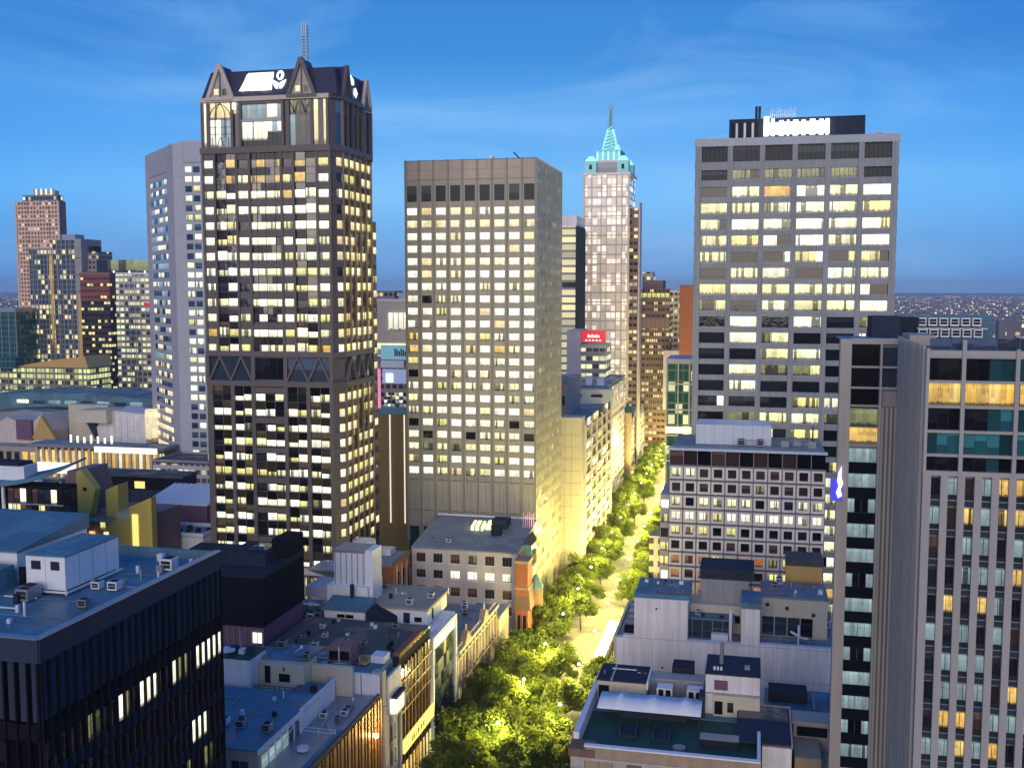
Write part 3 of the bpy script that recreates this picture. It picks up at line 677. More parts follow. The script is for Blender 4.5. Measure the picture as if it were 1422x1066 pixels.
# ------------------------------------------------------------------ hotel with square framed windows
def square_hotel():
    t = T('hotel_building', 'pale mid-rise with a grid of projecting square frames and white rooftop plant', 'building', (-2, 232, 0))
    X0, X1, Y0, Y1 = -17.3, 14.2, 222.0, 246.0; nb = 11; bu = (X1-X0)/nb
    box(t, 'core', X0+.2, X1-.2, Y0+.7, Y1, 0, 65.6, 'concrete_pale')
    F = FRONT(X0, Y0); fz = 3.07; z1 = 62.9
    for r in range(13):
        zc = z1-1.45-r*fz
        for c in range(nb):
            u = (c+.5)*bu
            if r in (0,): m = 'lit_room' if c < 2 else 'glass_brown'
            elif r == 1: m = pick(('glass_brown', 5), ('lit_dim', 1))
            elif r == 2: m = pick(('lit_room', 3), ('glass_dark', 2))
            elif r == 3: m = pick(('lit_white', 5), ('lit_yellow', 1))
            elif r == 4: m = 'lit_yellow' if c < 3 or c == 4 else 'glass_dark'
            elif r == 5: m = pick(('glass_dark', 3), ('glass_brown', 3))
            else: m = pick(('lit_orange', 4), ('lit_dim', 2), ('lit_yellow', 1.4), ('glass_brown', 1.5)) if c < 9 else 'glass_brown'
            a = 1.32
            w = fb(t, 'window', F, u-.86, u+.86, -.45, -.37, zc-.9, zc+.9, m)
            for nm, b in (('frame_side', (u-a, u-.86, zc-a, zc+a)), ('frame_side', (u+.86, u+a, zc-a, zc+a)), ('frame_head', (u-.86, u+.86, zc+.9, zc+a)), ('frame_sill', (u-.86, u+.86, zc-a, zc-.9))):
                fb(t, nm, F, b[0], b[1], -.6, .28, b[2], b[3], 'frame_cream')
            if m.startswith('lit') and r < 5: fb(t, 'window_mullion', F, u-.07, u+.07, -.37, -.3, zc-.95, zc+.95, 'granite_dark')
        fb(t, 'joint', F, 0, nb*bu, -.6, -.1, zc+1.42, zc+1.58, 'bronze_dark')
    for c in range(nb+1): fb(t, 'joint', F, c*bu-.06, c*bu+.06, -.62, .06, 22, z1, 'bronze_dark')
    for c in range(nb):
        fb(t, 'clerestory_pane', F, c*bu+.07, (c+1)*bu-.07, -.5, -.4, 63.1, 66.0, pick(('glass_brown', 3), ('glass_black', 2)))
        fb(t, 'clerestory_post', F, c*bu-.06, c*bu+.06, -.45, .1, 63.0, 66.2, 'metal_grey')
    fb(t, 'eave', F, -.4, X1-X0+.3, -1, .7, 66.2, 66.6, 'metal_white'); box(t, 'roof', X0, X1, Y0+.5, Y1, 65.6, 66.15, 'roof_grey')
    box(t, 'plant_room', -12.5, 3.4, 232, 242, 66.15, 70.4, 'metal_white')
    for k in range(9): box(t, 'cladding_joint', -12.5+k*2-.03, -12.5+k*2+.03, 231.96, 232.02, 66.2, 70.4, 'metal_grey')
    condenser(t, -2.8, 230.6, 66.15, 1.6, 1.5, 'metal_grey'); condenser(t, 1.2, 230.6, 66.15, 1.5, 1.5, 'metal_grey'); duct(t, [(-2, 230, 67.5), (1, 230, 67.5)], .3)
    rail(t, X0+.5, X1-.5, Y0+.8, Y0+.8, 66.15, .8)
    for x, y, h in ((5.5, 231, 1.2), (8.0, 233, .9), (11.0, 230, 1.4)): box(t, 'roof_box', x, x+1.6, y, y+1.4, 66.15, 66.15+h, 'metal_grey')
    beam(t, 'mast', (12, 232, 66), (12, 232, 70.5), .3, 'metal_navy')
    # lit side wing on the street
    box(t, 'side_wing', X0-2.1, X0-.2, Y0+3, Y1-2, 0, 56, 'concrete_pale')
    for r in range(11): fb(t, 'window', FRONT(X0-2.1, Y0+3), .15, 1.75, -.02, .06, 53-r*3.07, 54.9-r*3.07, pick(('lit_white', 3), ('lit_yellow', 2), ('glass_dark', 1)))
square_hotel()

# ------------------------------------------------------------------ ribbed hotel tower at the right edge
def ribbed_hotel():
    t = T('hotel_tower', 'ribbed concrete hotel tower with glazed top storeys and rooftop condensers', 'tower', (22, 128, 0))
    X0, Y0, Y1 = 17.3, 117.0, 139.0
    box(t, 'core', X0+.5, 36, Y0+.6, 150, 0, 93.0, 'concrete_grey')
    # left face: vertical ribs
    LF = LEFT(X0, Y1)
    fb(t, 'side_wall', LF, 0, Y1-Y0-.5, -.5, 0, 0, 93.6, 'hotel_recess')
    for k in range(12): fb(t, 'rib', LF, .2+k*1.8, 1.3+k*1.8, 0, .3, 0, 94.0-(.012*k), 'hotel_rib')
    # front
    F = FRONT(X0, Y0)
    rows = [(92.7, 90.4), (90.1, 87.8), (87.5, 85.2), (84.9, 82.7), (82.4, 80.9)]
    cols = [.05, 3.6, 8.75, 13.9, 18.5]
    for r, (zt, zb) in enumerate(rows):
        fb(t, 'transom', F, 0, 18.5, -.5, .10, zt, zt+.3, 'hotel_frame')
        for c in range(4):
            k = 4 if c else 3
            w = (cols[c+1]-cols[c]-.3)/k
            for j in range(k):
                m = 'glass_teal'
                if r == 1: m = 'lit_amber' if c < 2 else pick(('lit_amber', 1), ('glass_teal', 2))
                elif r in (0, 2) and c == 1 and j < 2: m = 'glass_black'
                elif r in (0, 2, 4) and c == 0: m = 'glass_black'
                elif r == 4: m = pick(('glass_black', 2), ('glass_teal', 1))
                u = cols[c]+.15+j*w; fb(t, 'window', F, u+.02, u+w-.02, -.42, -.36, zb, zt, m)
    fb(t, 'transom', F, 0, 18.5, -.5, .14, 80.4, 80.9, 'hotel_frame')
    for i, u in enumerate(cols): fb(t, 'column', F, u-.2 if i else -.05, u+.2, -.5, .24, 80.6, 93.7 if i != 1 else 94.6, 'hotel_frame')
    fb(t, 'cornice', F, 0, 18.5, -.6, .06, 93.0, 93.5, 'hotel_frame')
    for k in range(8): fb(t, 'glass_balustrade', F, .4+k*2.2, 2.5+k*2.2, -1.2, -1.15, 93.5, 94.7, 'glass_blue')
    pit, u1 = 1.66, 1.3
    for c in range(12):
        uc = u1+c*pit
        fb(t, 'pier', F, uc+.48, uc+pit-.48, -.5, .16, 0, 80.4, 'hotel_frame'); fb(t, 'pier_edge', F, uc+.44, uc+.52, -.5, .22, 0, 80.4, 'hotel_rib')
        for r in range(18):
            zt = 80.2-r*3.15
            m = pick(('lit_sky', 2.6), ('glass_dark', 2.6), ('lit_amber', 3.6 if c > 0 else .3), ('glass_brown', 1))
            if c in (3,) and m == 'lit_amber' and rnd.random() < .6: m = 'lit_sky'
            w = fb(t, 'window', F, uc-.48, uc+.48, -.42, -.36, zt-1.85, zt-.1, m)
            if rnd.random() < .8:
                s = rnd.choice((-.18, -.05, .2)); sub(w, 'curtain' if rnd.random() < .5 else 'mullion', s-.03, s+.03, -1.2, -.5, -.5, .5, 'metal_charcoal')
            fb(t, 'spandrel', F, uc-.48, uc+.48, -.5, -.22, zt-2.35, zt-1.86, 'metal_charcoal'); fb(t, 'spandrel', F, uc-.48, uc+.48, -.5, -.18, zt-3.03, zt-2.45, 'metal_navy')
            fb(t, 'sill', F, uc-.48, uc+.48, -.5, -.1, zt-2.44, zt-2.36, 'metal_grey')
    fb(t, 'corner_pier', F, 0, u1-.5, -.5, .14, 0, 80.4, 'hotel_frame')
    # rear wing with the stack of dark windows
    G = FRONT(10.2, 138.0)
    box(t, 'wing_core', 10.5, X0-.02, 138.6, 144, 0, 93.3, 'concrete_grey')
    fb(t, 'wing_pier', G, 0, 1.35, -.6, .2, 0, 93.6, 'hotel_rib'); fb(t, 'wing_head', G, 1.3, 7.08, -.6, .12, 93.0, 93.7, 'hotel_frame')
    fb(t, 'wing_pier', G, 4.75, 5.0, -.6, .2, 0, 93.6, 'hotel_frame')
    for k in range(4): fb(t, 'rib', G, 5.05+k*.52, 5.36+k*.52, -.55, .1, 0, 85.2, 'hotel_rib')
    fb(t, 'wing_wall', G, 5.0, 7.08, -.6, -.1, 0, 85.2, 'hotel_recess')
    for a in (90.2, 87.6): fb(t, 'window', G, 5.1, 7.0, -.5, -.42, a, a+2.4, 'glass_blue')
    for z in (85.3, 87.55, 90.15): fb(t, 'transom', G, 1.35, 7.08 if z > 85.5 else 4.75, -.5, .06, z-.12, z+.12, 'hotel_frame')
    for i, (zb, zt, m) in enumerate(((90.3, 92.9, 'glass_black'), (87.7, 90.0, 'glass_black'), (85.0, 87.4, 'glass_black'), (82.6, 84.8, 'lit_dim'), (80.6, 82.5, 'lit_amber'))):
        fb(t, 'window', G, 1.4, 4.7, -.5, -.42, zb, zt, m)
    fb(t, 'frame', G, 1.35, 4.8, -.4, .25, 80.2, 80.5, 'concrete_warm')
    for r in range(24):
        z = 78.0-r*3.2; kind = ('lit_sky', 'amber', 'dark', 'lit_sky', 'dark', 'lit_sky', 'dark', 'amber')[(r*5+r//3) % 8]
        fb(t, 'spandrel', G, 1.38, 4.72, -.5, -.25, z-1.3, z+.1, 'metal_black')
        for k in range(4):
            m = 'lit_sky' if kind == 'lit_sky' or (kind == 'dark' and k in (0, 3)) else ('lit_amber' if kind == 'amber' else 'glass_black')
            fb(t, 'window', G, 1.42+k*.83, 1.42+k*.83+.77, -.48, -.4, z+.15, z+1.85, m)
    # lit wing-shaped sign on the wall
    lg = T('wall_sign', 'glowing white and violet wing-shaped sign fixed on the ribbed wall', 'sign', (10.3, 137.6, 73.4))
    pts = [(.25, 0), (.75, .3), (.55, 1.1), (.85, 1.9), (.6, 2.7), (.62, 4.1), (.25, 3.2), (.1, 2.2), (.3, 1.5), (.0, .7)]
    v = [(10.1+a, 137.5, 73.6+b) for a, b in pts]+[(10.1+a, 137.7, 73.6+b) for a, b in pts]; n = len(pts)
    mesh(lg, 'sign_face', v, [tuple(range(n)), tuple(reversed(range(n, 2*n)))]+[(i, n+i, n+(i+1) % n, (i+1) % n) for i in range(n)], 'sign_violet')
    box(lg, 'sign_back', 9.4, 10.9, 137.72, 137.85, 73.2, 76.0, 'sign_navy'); box(lg, 'bracket', 10.4, 10.6, 137.7, 138.0, 74, 74.4, 'metal_grey')
    # roof plant
    box(t, 'roof', X0+.3, 36, Y0+.6, 150, 93.0, 93.2, 'roof_blue'); box(t, 'roof', 10.5, 17.4, 138.7, 150, 93.3, 93.45, 'roof_blue')
    box(t, 'plant_room', 14.6, 18.2, 146, 152, 93.4, 96.2, 'metal_navy'); box(t, 'plant_room', 18.2, 21.0, 150, 154, 93.2, 96.0, 'metal_charcoal')
    box(t, 'plant_screen', 20.8, 30.5, 151.5, 152, 93.0, 96.4, 'roof_blue')
    for r in range(2):
        for k in range(6): condenser(t, 21.4+k*1.36, 150.6-r*1.2, 94.75-r*1.45, 1.1, 1.25)
    box(t, 'plant_shelf', 20.7, 29.4, 149.2, 151.4, 94.5, 94.7, 'metal_grey')
    box(t, 'stair_house', 17.5, 20.4, 132, 139, 93.2, 94.4, 'hotel_rib')
ribbed_hotel()

# ------------------------------------------------------------------ dark finned block, lower left
def finned_block():
    t = T('office_block', 'dark finned office block with a flat blue roof and one lit floor', 'building', (-78, 92, 0))
    XR, Y0, Y1, XL = -59.4, 77.0, 108.5, -104.0
    box(t, 'core', XL, XR-.5, Y0+.5, Y1-.3, 0, 68.6, 'metal_black')
    box(t, 'roof', XL, XR-.6, Y0+.6, Y1-.6, 68.6, 69.0, 'roof_blue')
    RF = RIGHT(XR, Y0); F = FRONT(XL, Y0); L = Y1-Y0; W = XR-XL
    for F_, LL in ((RF, L), (F, W)):
        fb(t, 'parapet', F_, 0 if F_ is RF else 0, LL, -.55, .12, 67.9, 70.0, 'metal_navy')
        fb(t, 'coping', F_, 0, LL, -.6, .2, 70.0, 70.1, 'metal_grey')
    box(t, 'parapet', XL, XR-.6, Y1-.5, Y1, 68.6, 70.0, 'roof_blue')
    for k in range(16): box(t, 'parapet_post', -80+k*1.32, -79.94+k*1.32, Y1-.56, Y1-.5, 69.0, 70.0, 'metal_grey')
    step = 1.17
    for F_, LL in ((RF, L), (F, W)):
        n = int(LL/step)
        for i in range(n+1):
            u = i*LL/n
            fb(t, 'fin', F_, max(u-.07, .0), min(u+.07, LL), -.4, .2, 0, 67.9, 'metal_black')
            if i < n:
                a, b = u+.12, u+LL/n-.12
                fb(t, 'upper_panel', F_, a+.2, b-.05, -.45, -.1+.12*rnd.random(), 62.6, 67.8, 'metal_navy')
                for r in range(14):
                    zt = 60.6-r*4.0
                    m = 'glass_black'
                    if F_ is RF:
                        if r == 0: m = 'lit_white' if i in (9, 12, 13, 14, 17, 21, 22, 23, 24, 25, 26) else ('lit_dim' if i in (5, 6, 10, 18, 19) else 'glass_dark')
                        elif r == 2: m = 'lit_white' if i in (20, 21, 22) else 'glass_dark'
                        elif r == 1: m = 'glass_dark'
                        elif rnd.random() < .08: m = 'lit_dim'
                    fb(t, 'window', F_, a, b, -.14, -.08, zt-2.5, zt, m)
                    if r < 12: fb(t, 'spandrel', F_, a, b, -.45, -.1, zt-3.9, zt-2.6, 'metal_navy')
        fb(t, 'dark_band', F_, 0, LL, -.45, 0, 60.8, 62.4, 'metal_black')
    # roof plant
    b1 = box(t, 'plant_box', -72.0, -67.5, 92.0, 101.2, 69.5, 72.9, 'metal_white')
    box(t, 'plant_box_lid', -72.1, -67.4, 91.9, 101.3, 72.9, 73.05, 'roof_blue')
    for a, b_ in ((-.36, -.12), (.14, .36)): sub(b1, 'vent', a, b_, -.506, -.5, .1, .36, 'metal_charcoal')
    for k in range(4): sub(b1, 'panel_joint', -.002, .002, -.503, -.5, -.5, .5, 'metal_grey') if k == 0 else sub(b1, 'panel_joint', .5, .504, -.5+k*.25-.002, -.5+k*.25+.002, -.5, .5, 'metal_grey')
    for x in (-72.0, -67.6):
        for y in (92.1, 96.5, 101): box(t, 'plant_leg', x, x+.15, y-.08, y+.08, 69.0, 69.5, 'metal_white')
    for y in (91.8,): beam(t, 'plant_skid', (-72.3, y, 69.35), (-67.2, y, 69.35), .18, 'metal_white')
    beam(t, 'plant_skid', (-67.2, 91.8, 69.35), (-67.2, 101.4, 69.35), .18, 'metal_white')
    prism(t, 'plant_house', [(-92, 95), (-75.4, 95), (-75.4, 107), (-92, 107)], 69, [72.2, 72.2, 73.6, 73.6], 'metal_white')
    prism(t, 'plant_house_roof', [(-92.2, 94.8), (-75.2, 94.8), (-75.2, 107.2), (-92.2, 107.2)], 72.21, [72.4, 72.4, 73.9, 73.9], 'roof_blue')
    box(t, 'access_door', -74.0, -73.0, 93.4, 93.6, 69, 71.2, 'metal_black'); box(t, 'plant_low', -92, -74.6, 86, 93.5, 69, 71.4, 'roof_blue')
    box(t, 'skylight', -72, -62, 77.8, 80.0, 69, 69.25, 'glass_blue'); box(t, 'vent_pipe', -68.7, -68.4, 86, 86.3, 69, 69.7, 'metal_white')
    clutter(t, -74, -61, 80, 91, 69.0, 12, 4); clutter(t, -66, -60.5, 92, 107, 69.0, 14, 5)
    for k in range(5): beam(t, 'roof_seam', (-74, 80+k*5.2, 69.02), (-60.1, 80+k*5.2, 69.02), .06, 'roof_grey')
finned_block()

# ------------------------------------------------------------------ roof terrace building
def terrace_building():
    t = T('terrace_building', 'old stone building with a sunken green roof terrace and white tented awning', 'building', (-12, 153, 0))
    X0, X1, Y0, Y1 = -24.0, 1.6, 140.0, 172.0
    box(t, 'body', X0+.2, X1-.2, Y0+.3, Y1, 0, 35.5, 'stone_tan')
    box(t, 'terrace_floor', X0+.6, X1-.5, Y0+.6, 156, 35.5, 35.6, 'roof_green'); box(t, 'roof', X0+.6, X1-.5, 156.05, Y1, 35.5, 35.7, 'roof_blue')
    F = FRONT(X0, Y0)
    fb(t, 'parapet', F, 2.0, X1-X0, -.5, .1, 35.5, 37.0, 'stone_tan'); fb(t, 'coping', F, 1.9, X1-X0, -.62, .25, 37.0, 37.2, 'render_white')
    fb(t, 'cornice', F, 0, X1-X0, -.3, .35, 35.1, 35.5, 'stone_pale')
    for c in range(13):
        for r in range(9):
            m = rnd.choice(('brick_brown', 'stone_tan', 'stone_pale', 'brick_brown', 'stone_tan'))
            w = 1.96; fb(t, 'stone_block', F, c*w+.03, (c+1)*w-.03, -.2, .06+.12*rnd.random(), 33.9-r*1.25, 35.05-r*1.25, m)
    for c in range(4): fb(t, 'window', F, 2.5+c*6, 5.5+c*6, .1, .2, 27.6, 31.2, 'glass_dark')
    # left parapet, seen from above
    box(t, 'side_parapet', X0-.1, X0+.7, Y0+3, 167.5, 35.5, 37.6, 'render_white'); box(t, 'corner_block', X0-.3, X0+3.4, Y0-.3, Y0+3, 35.5, 36.6, 'brick_brown')
    box(t, 'right_parapet', X1-.4, X1+.05, Y0+.1, 150, 35.5, 37.15, 'render_white')
    # small flat-roofed pavilion at the back left
    box(t, 'pavilion', -23.2, -15.6, 160, 167, 35.7, 38.9, 'render_cream'); box(t, 'pavilion_roof', -23.3, -15.5, 159.8, 167.1, 38.9, 39.1, 'metal_navy')
    beam(t, 'roof_rib', (-21.0, 159.8, 39.12), (-21.0, 167, 39.12), .25, 'render_cream'); box(t, 'pavilion_edge', -15.55, -15.3, 159.8, 167.1, 38.0, 39.25, 'render_white')
    box(t, 'doorway', -23.0, -21.4, 159.7, 159.95, 35.7, 38.2, 'metal_black')
    # white tented awning over a dark bar
    v = []; nx = 24
    for i in range(nx+1):
        x = -22.0+15.2*i/nx; pk = sum(max(0, 1-abs(x-c)/1.1)**2 for c in (-18.8, -14.0, -9.2))
        v += [(x, 151.2, 38.0), (x, 154.2, 38.5+.9*pk), (x, 156.6, 38.5+.25*pk)]
    f = []
    for i in range(nx): a = i*3; f += [(a, a+3, a+4, a+1), (a+1, a+4, a+5, a+2)]
    aw = mesh(t, 'awning', v, f, 'render_white', True); md = aw.modifiers.new('thick', 'SOLIDIFY'); md.thickness = .06
    for k in range(5): beam(t, 'awning_post', (-21.8+k*3.7, 151.3, 35.6), (-21.8+k*3.7, 151.3, 38.0), .12, 'metal_charcoal')
    box(t, 'bar_wall', -22, -6.8, 156.6, 157, 35.6, 38.4, 'metal_black'); box(t, 'bar_counter', -19, -9, 154.6, 155.4, 35.6, 36.7, 'metal_navy')
    for x, y in ((-18.2, 147), (-13.4, 146.6)):
        box(t, 'bench', x, x+2.6, y, y+3.2, 35.6, 36.1, 'metal_navy'); box(t, 'bench_back', x, x+.3, y, y+3.2, 36.1, 36.8, 'metal_navy'); box(t, 'bench_back', x+2.3, x+2.6, y, y+3.2, 36.1, 36.8, 'metal_navy')
    box(t, 'planter', -6.6, -1.4, 146.4, 148.2, 35.6, 36.8, 'metal_charcoal'); box(t, 'planter_rim', -6.7, -1.3, 146.3, 148.3, 36.8, 36.95, 'metal_grey')
    cyl(t, 'table', -9.4, 144.0, 35.6, 36.4, .9, 'metal_grey')
    # twin-vented shed row
    for x in (-14.0, -9.4):
        box(t, 'vent_shed', x, x+2.4, 160, 162.4, 35.7, 38.4, 'metal_white')
        for k in (.3, 1.4): box(t, 'vent_opening', x+k, x+k+.75, 159.94, 160, 37.2, 38.2, 'metal_black')
        mesh(t, 'vent_arch', [(x+.4, 159.95, 35.8), (x+2.0, 159.95, 35.8), (x+1.9, 159.95, 36.4), (x+1.2, 159.95, 36.9), (x+.5, 159.95, 36.4)], [(0, 1, 2, 3, 4)], 'metal_black')
    box(t, 'plant_screen', -15.4, -6.9, 163, 166, 35.7, 38.8, 'metal_grey'); box(t, 'tank', -12.2, -8.8, 167, 171, 35.7, 39.3, 'metal_charcoal')
    # rendered stair tower
    box(t, 'stair_tower', -6.5, 1.5, 158.5, 164.5, 35.7, 41.8, 'concrete_white'); box(t, 'stair_tower_roof', -6.6, 1.6, 158.4, 167, 41.8, 42.0, 'metal_navy')
    box(t, 'stair_tower_lower', -5.3, 1.55, 157.8, 158.5, 35.6, 38.9, 'render_cream')
    box(t, 'ledge', -6.55, 1.58, 158.3, 158.5, 38.9, 39.05, 'concrete_grey')
    box(t, 'louvre', -5.2, -3.2, 158.4, 158.5, 39.5, 41.0, 'wall_purple'); box(t, 'door', -5.1, -3.9, 157.7, 157.8, 36.0, 38.0, 'metal_black'); box(t, 'window', -3.2, -2.3, 157.7, 157.8, 36.4, 37.9, 'glass_dark')
    box(t, 'stair_flank', -7.4, -6.5, 156.5, 159.5, 35.6, 39.0, 'metal_navy'); cyl(t, 'flue', -4.3, 163, 42, 45.4, .33, 'metal_grey'); box(t, 'roof_hatch', -.8, 0, 161, 162, 42, 42.4, 'metal_grey')
    clutter(t, -23, -16, 168, 171, 35.7, 8, 19); clutter(t, -15, -7.5, 167, 171.5, 35.7, 12, 20); clutter(t, -22.6, -16, 160.4, 166.5, 39.1, 5, 21)
    for k in range(3): box(t, 'vent_cap', -5.4+k*.5, -5.1+k*.5, 160, 160.3, 42, 42.5, 'metal_white')
terrace_building()
def small_right():
    t = T('annexe_building', 'low mauve annexe with a glazed blue roof beside the stone terrace', 'building', (4, 152, 0))
    box(t, 'body', 1.9, 5.9, 147.2, 160, 0, 36.2, 'concrete_white'); box(t, 'roof', -1.7, 5.8, 147.0, 160.3, 36.6, 36.8, 'metal_navy'); box(t, 'roof_beam', 5.8, 6.05, 146.9, 160.4, 36.3, 37.0, 'metal_grey')
    box(t, 'support', -1.7, 1.85, 149, 160, 35.6, 36.6, 'metal_navy'); box(t, 'skylight', -1.5, 5.6, 155.0, 160.0, 36.8, 36.95, 'glass_blue')
    box(t, 'edge', -1.8, 6.0, 160.3, 160.5, 36.4, 37.05, 'metal_grey')
    u = T('courtyard_house', 'tan rendered courtyard house with dark openings under the ribbed tower', 'house', (9, 152, 0))
    box(u, 'lower_wall', 6.4, 10.0, 149, 156, 0, 34.3, 'stone_tan'); box(u, 'lower_wall', 9.0, 16.0, 150, 156, 0, 32.6, 'stone_tan')
    box(u, 'upper_wall', 6.4, 16, 156.2, 160, 0, 36.2, 'concrete_warm'); box(u, 'cornice', 6.2, 16, 156.0, 160.2, 36.2, 36.7, 'concrete_warm')
    box(u, 'opening', 6.9, 11.2, 156.1, 156.2, 34.5, 35.9, 'metal_black'); box(u, 'opening', 12.1, 14.2, 156.1, 156.2, 34.5, 35.9, 'metal_black')
    w = T('yard_shed', 'low blue service shed with steel rack behind the tan courtyard house', 'shed', (8, 170, 0))
    box(w, 'body', 2.6, 16, 165, 176, 0, 33.5, 'metal_navy'); box(w, 'roof', 2.4, 16.1, 164.8, 176, 33.5, 33.9, 'roof_blue'); box(w, 'plant', 3.0, 9.0, 170, 174, 33.9, 35.6, 'metal_charcoal')
    for x in (9.6, 12.2): box(w, 'partition', x, x+.4, 164.9, 172, 33.9, 35.3, 'roof_blue')
    for k in range(3): box(w, 'rack_shelf', 13.2, 15.6, 166, 168, 34.5+k*.9, 34.65+k*.9, 'metal_white')
    for x in (13.2, 15.5): box(w, 'rack_post', x, x+.12, 166, 166.12, 33.9, 36.6, 'metal_white')
small_right()
# ------------------------------------------------------------------ blank party-wall building
def party_wall():
    t = T('party_wall_building', 'building with a tall blank stained white party wall and rooftop rooms', 'building', (-5, 198, 0))
    def wall(x0, x1, zt, y0=190.0, m='concrete_white'): return box(t, 'wall_panel', x0, x1, y0, y0+1.2, 0, zt, m)
    wall(-24.1, -22.9, 35.9); wall(-22.88, -20.9, 36.4); wall(-20.88, -11.2, 43.3); wall(-11.18, -1.72, 36.2); wall(-1.7, 1.58, 42.8); wall(1.6, 15.2, 36.5)
    box(t, 'body', -23.9, 15.2, 191.3, 214, 0, 35.6, 'concrete_grey'); box(t, 'roof', -23.9, 15.2, 191.3, 214, 35.6, 35.8, 'roof_grey')
    box(t, 'tower_block', -20.88, -11.2, 191.25, 202, 35.8, 43.25, 'concrete_white'); box(t, 'tower_roof', -21, -11.1, 191.3, 202.2, 43.3, 44.0, 'roof_blue'); box(t, 'tower_coping', -21, -11.0, 189.95, 190.4, 43.31, 43.5, 'concrete_white')
    box(t, 'stub_block', -1.7, 1.58, 191.25, 198, 35.8, 42.7, 'concrete_white'); box(t, 'stub_roof', -1.8, 1.7, 189.9, 198, 42.81, 43.9, 'roof_blue')
    box(t, 'stair_void', -22.85, -20.9, 191.4, 193, 35.8, 37.4, 'metal_black'); 
    for k in range(5): box(t, 'stair_tread', -22.6, -21.0, 193+k*1.2, 194+k*1.2, 36.4+k*.8, 36.7+k*.8, 'metal_grey')
    box(t, 'glazed_room', -11.1, -1.8, 197, 204, 35.8, 41.0, 'render_cream'); box(t, 'glazing', -11.1, -3.2, 193.5, 193.6, 35.8, 39.2, 'glass_blue'); box(t, 'glazing_roof', -11.1, -2.9, 193.2, 197, 39.2, 39.5, 'roof_blue')
    for k in range(5): box(t, 'glazing_bar', -10.6+k*1.85, -10.5+k*1.85, 193.42, 193.5, 35.8, 39.2, 'metal_grey')
    cyl(t, 'duct_riser', -3.6, 192.6, 35.8, 41.6, .3, 'metal_white'); box(t, 'duct_hood', -7.0, -4.0, 191.6, 193.0, 35.8, 37.2, 'metal_white'); box(t, 'vent', -2.9, -2.0, 196.9, 197.0, 37.8, 39.2, 'metal_black')
    box(t, 'upper_room', -9.4, -.6, 199, 207, 41.0, 45.4, 'concrete_grey'); box(t, 'upper_roof', -9.6, .4, 198.8, 207.2, 45.4, 47.4, 'metal_navy'); box(t, 'upper_sign', -3.0, -1.8, 198.7, 198.8, 46.0, 46.8, 'metal_charcoal')
    box(t, 'cream_block', 1.7, 13.6, 197, 208, 35.8, 43.0, 'render_cream'); box(t, 'cream_roof', 1.65, 13.7, 196.9, 208, 43.0, 43.3, 'roof_grey')
    for k in range(4): box(t, 'dark_window', 2.0+k*2.3, 4.1+k*2.3, 196.8, 196.9, 36.0, 39.6, pick(('glass_dark', 1), ('glass_blue', 1)))
    for x, z in ((2.6, 41.5), (6.1, 41.0), (10.8, 40.0)): box(t, 'wall_vent', x, x+.6, 196.8, 197, z, z+.6, 'metal_charcoal')
    rail(t, 1.8, 15, 191.6, 191.6, 36.5, 1.3, 'metal_grey', 1.6); duct(t, [(7, 193, 38.3), (9, 193, 37.2), (10, 193, 37.2)], .35, 'metal_white'); duct(t, [(8.4, 193, 36), (8.4, 193, 39.5)], .3, 'metal_white')
    box(t, 'amber_room', 6.5, 13.2, 210, 216, 35.8, 46.0, 'gold_panel'); box(t, 'amber_roof', 6.4, 13.4, 209.8, 216, 46.0, 47.4, 'roof_dark')
    box(t, 'street_return', -24.6, -24.12, 190.2, 214, 0, 36, 'render_cream')
    clutter(t, -20, -12, 192, 201, 44.0, 9, 15); clutter(t, 2.5, 13, 198, 207, 43.3, 12, 16); clutter(t, -23, 14, 204, 213, 35.8, 20, 17); clutter(t, -10.6, -2, 193.4, 196.6, 39.5, 6, 18)
    for z in (24, 30, 36.0): box(t, 'wall_joint', -24.0, 15.1, 189.97, 190.0, z, z+.06, 'concrete_grey')
    for x in (-17.5, -14.4, -5.2, 4, 9): box(t, 'wall_joint', x, x+.05, 189.96, 190.0, 0, 36.0, 'concrete_grey')
    for x, z in ((-15.8, 30.6), (-4.6, 29.8), (-17.0, 41.5)): box(t, 'weep_hole', x, x+.35, 189.95, 190, z, z+.35, 'metal_black')
party_wall()
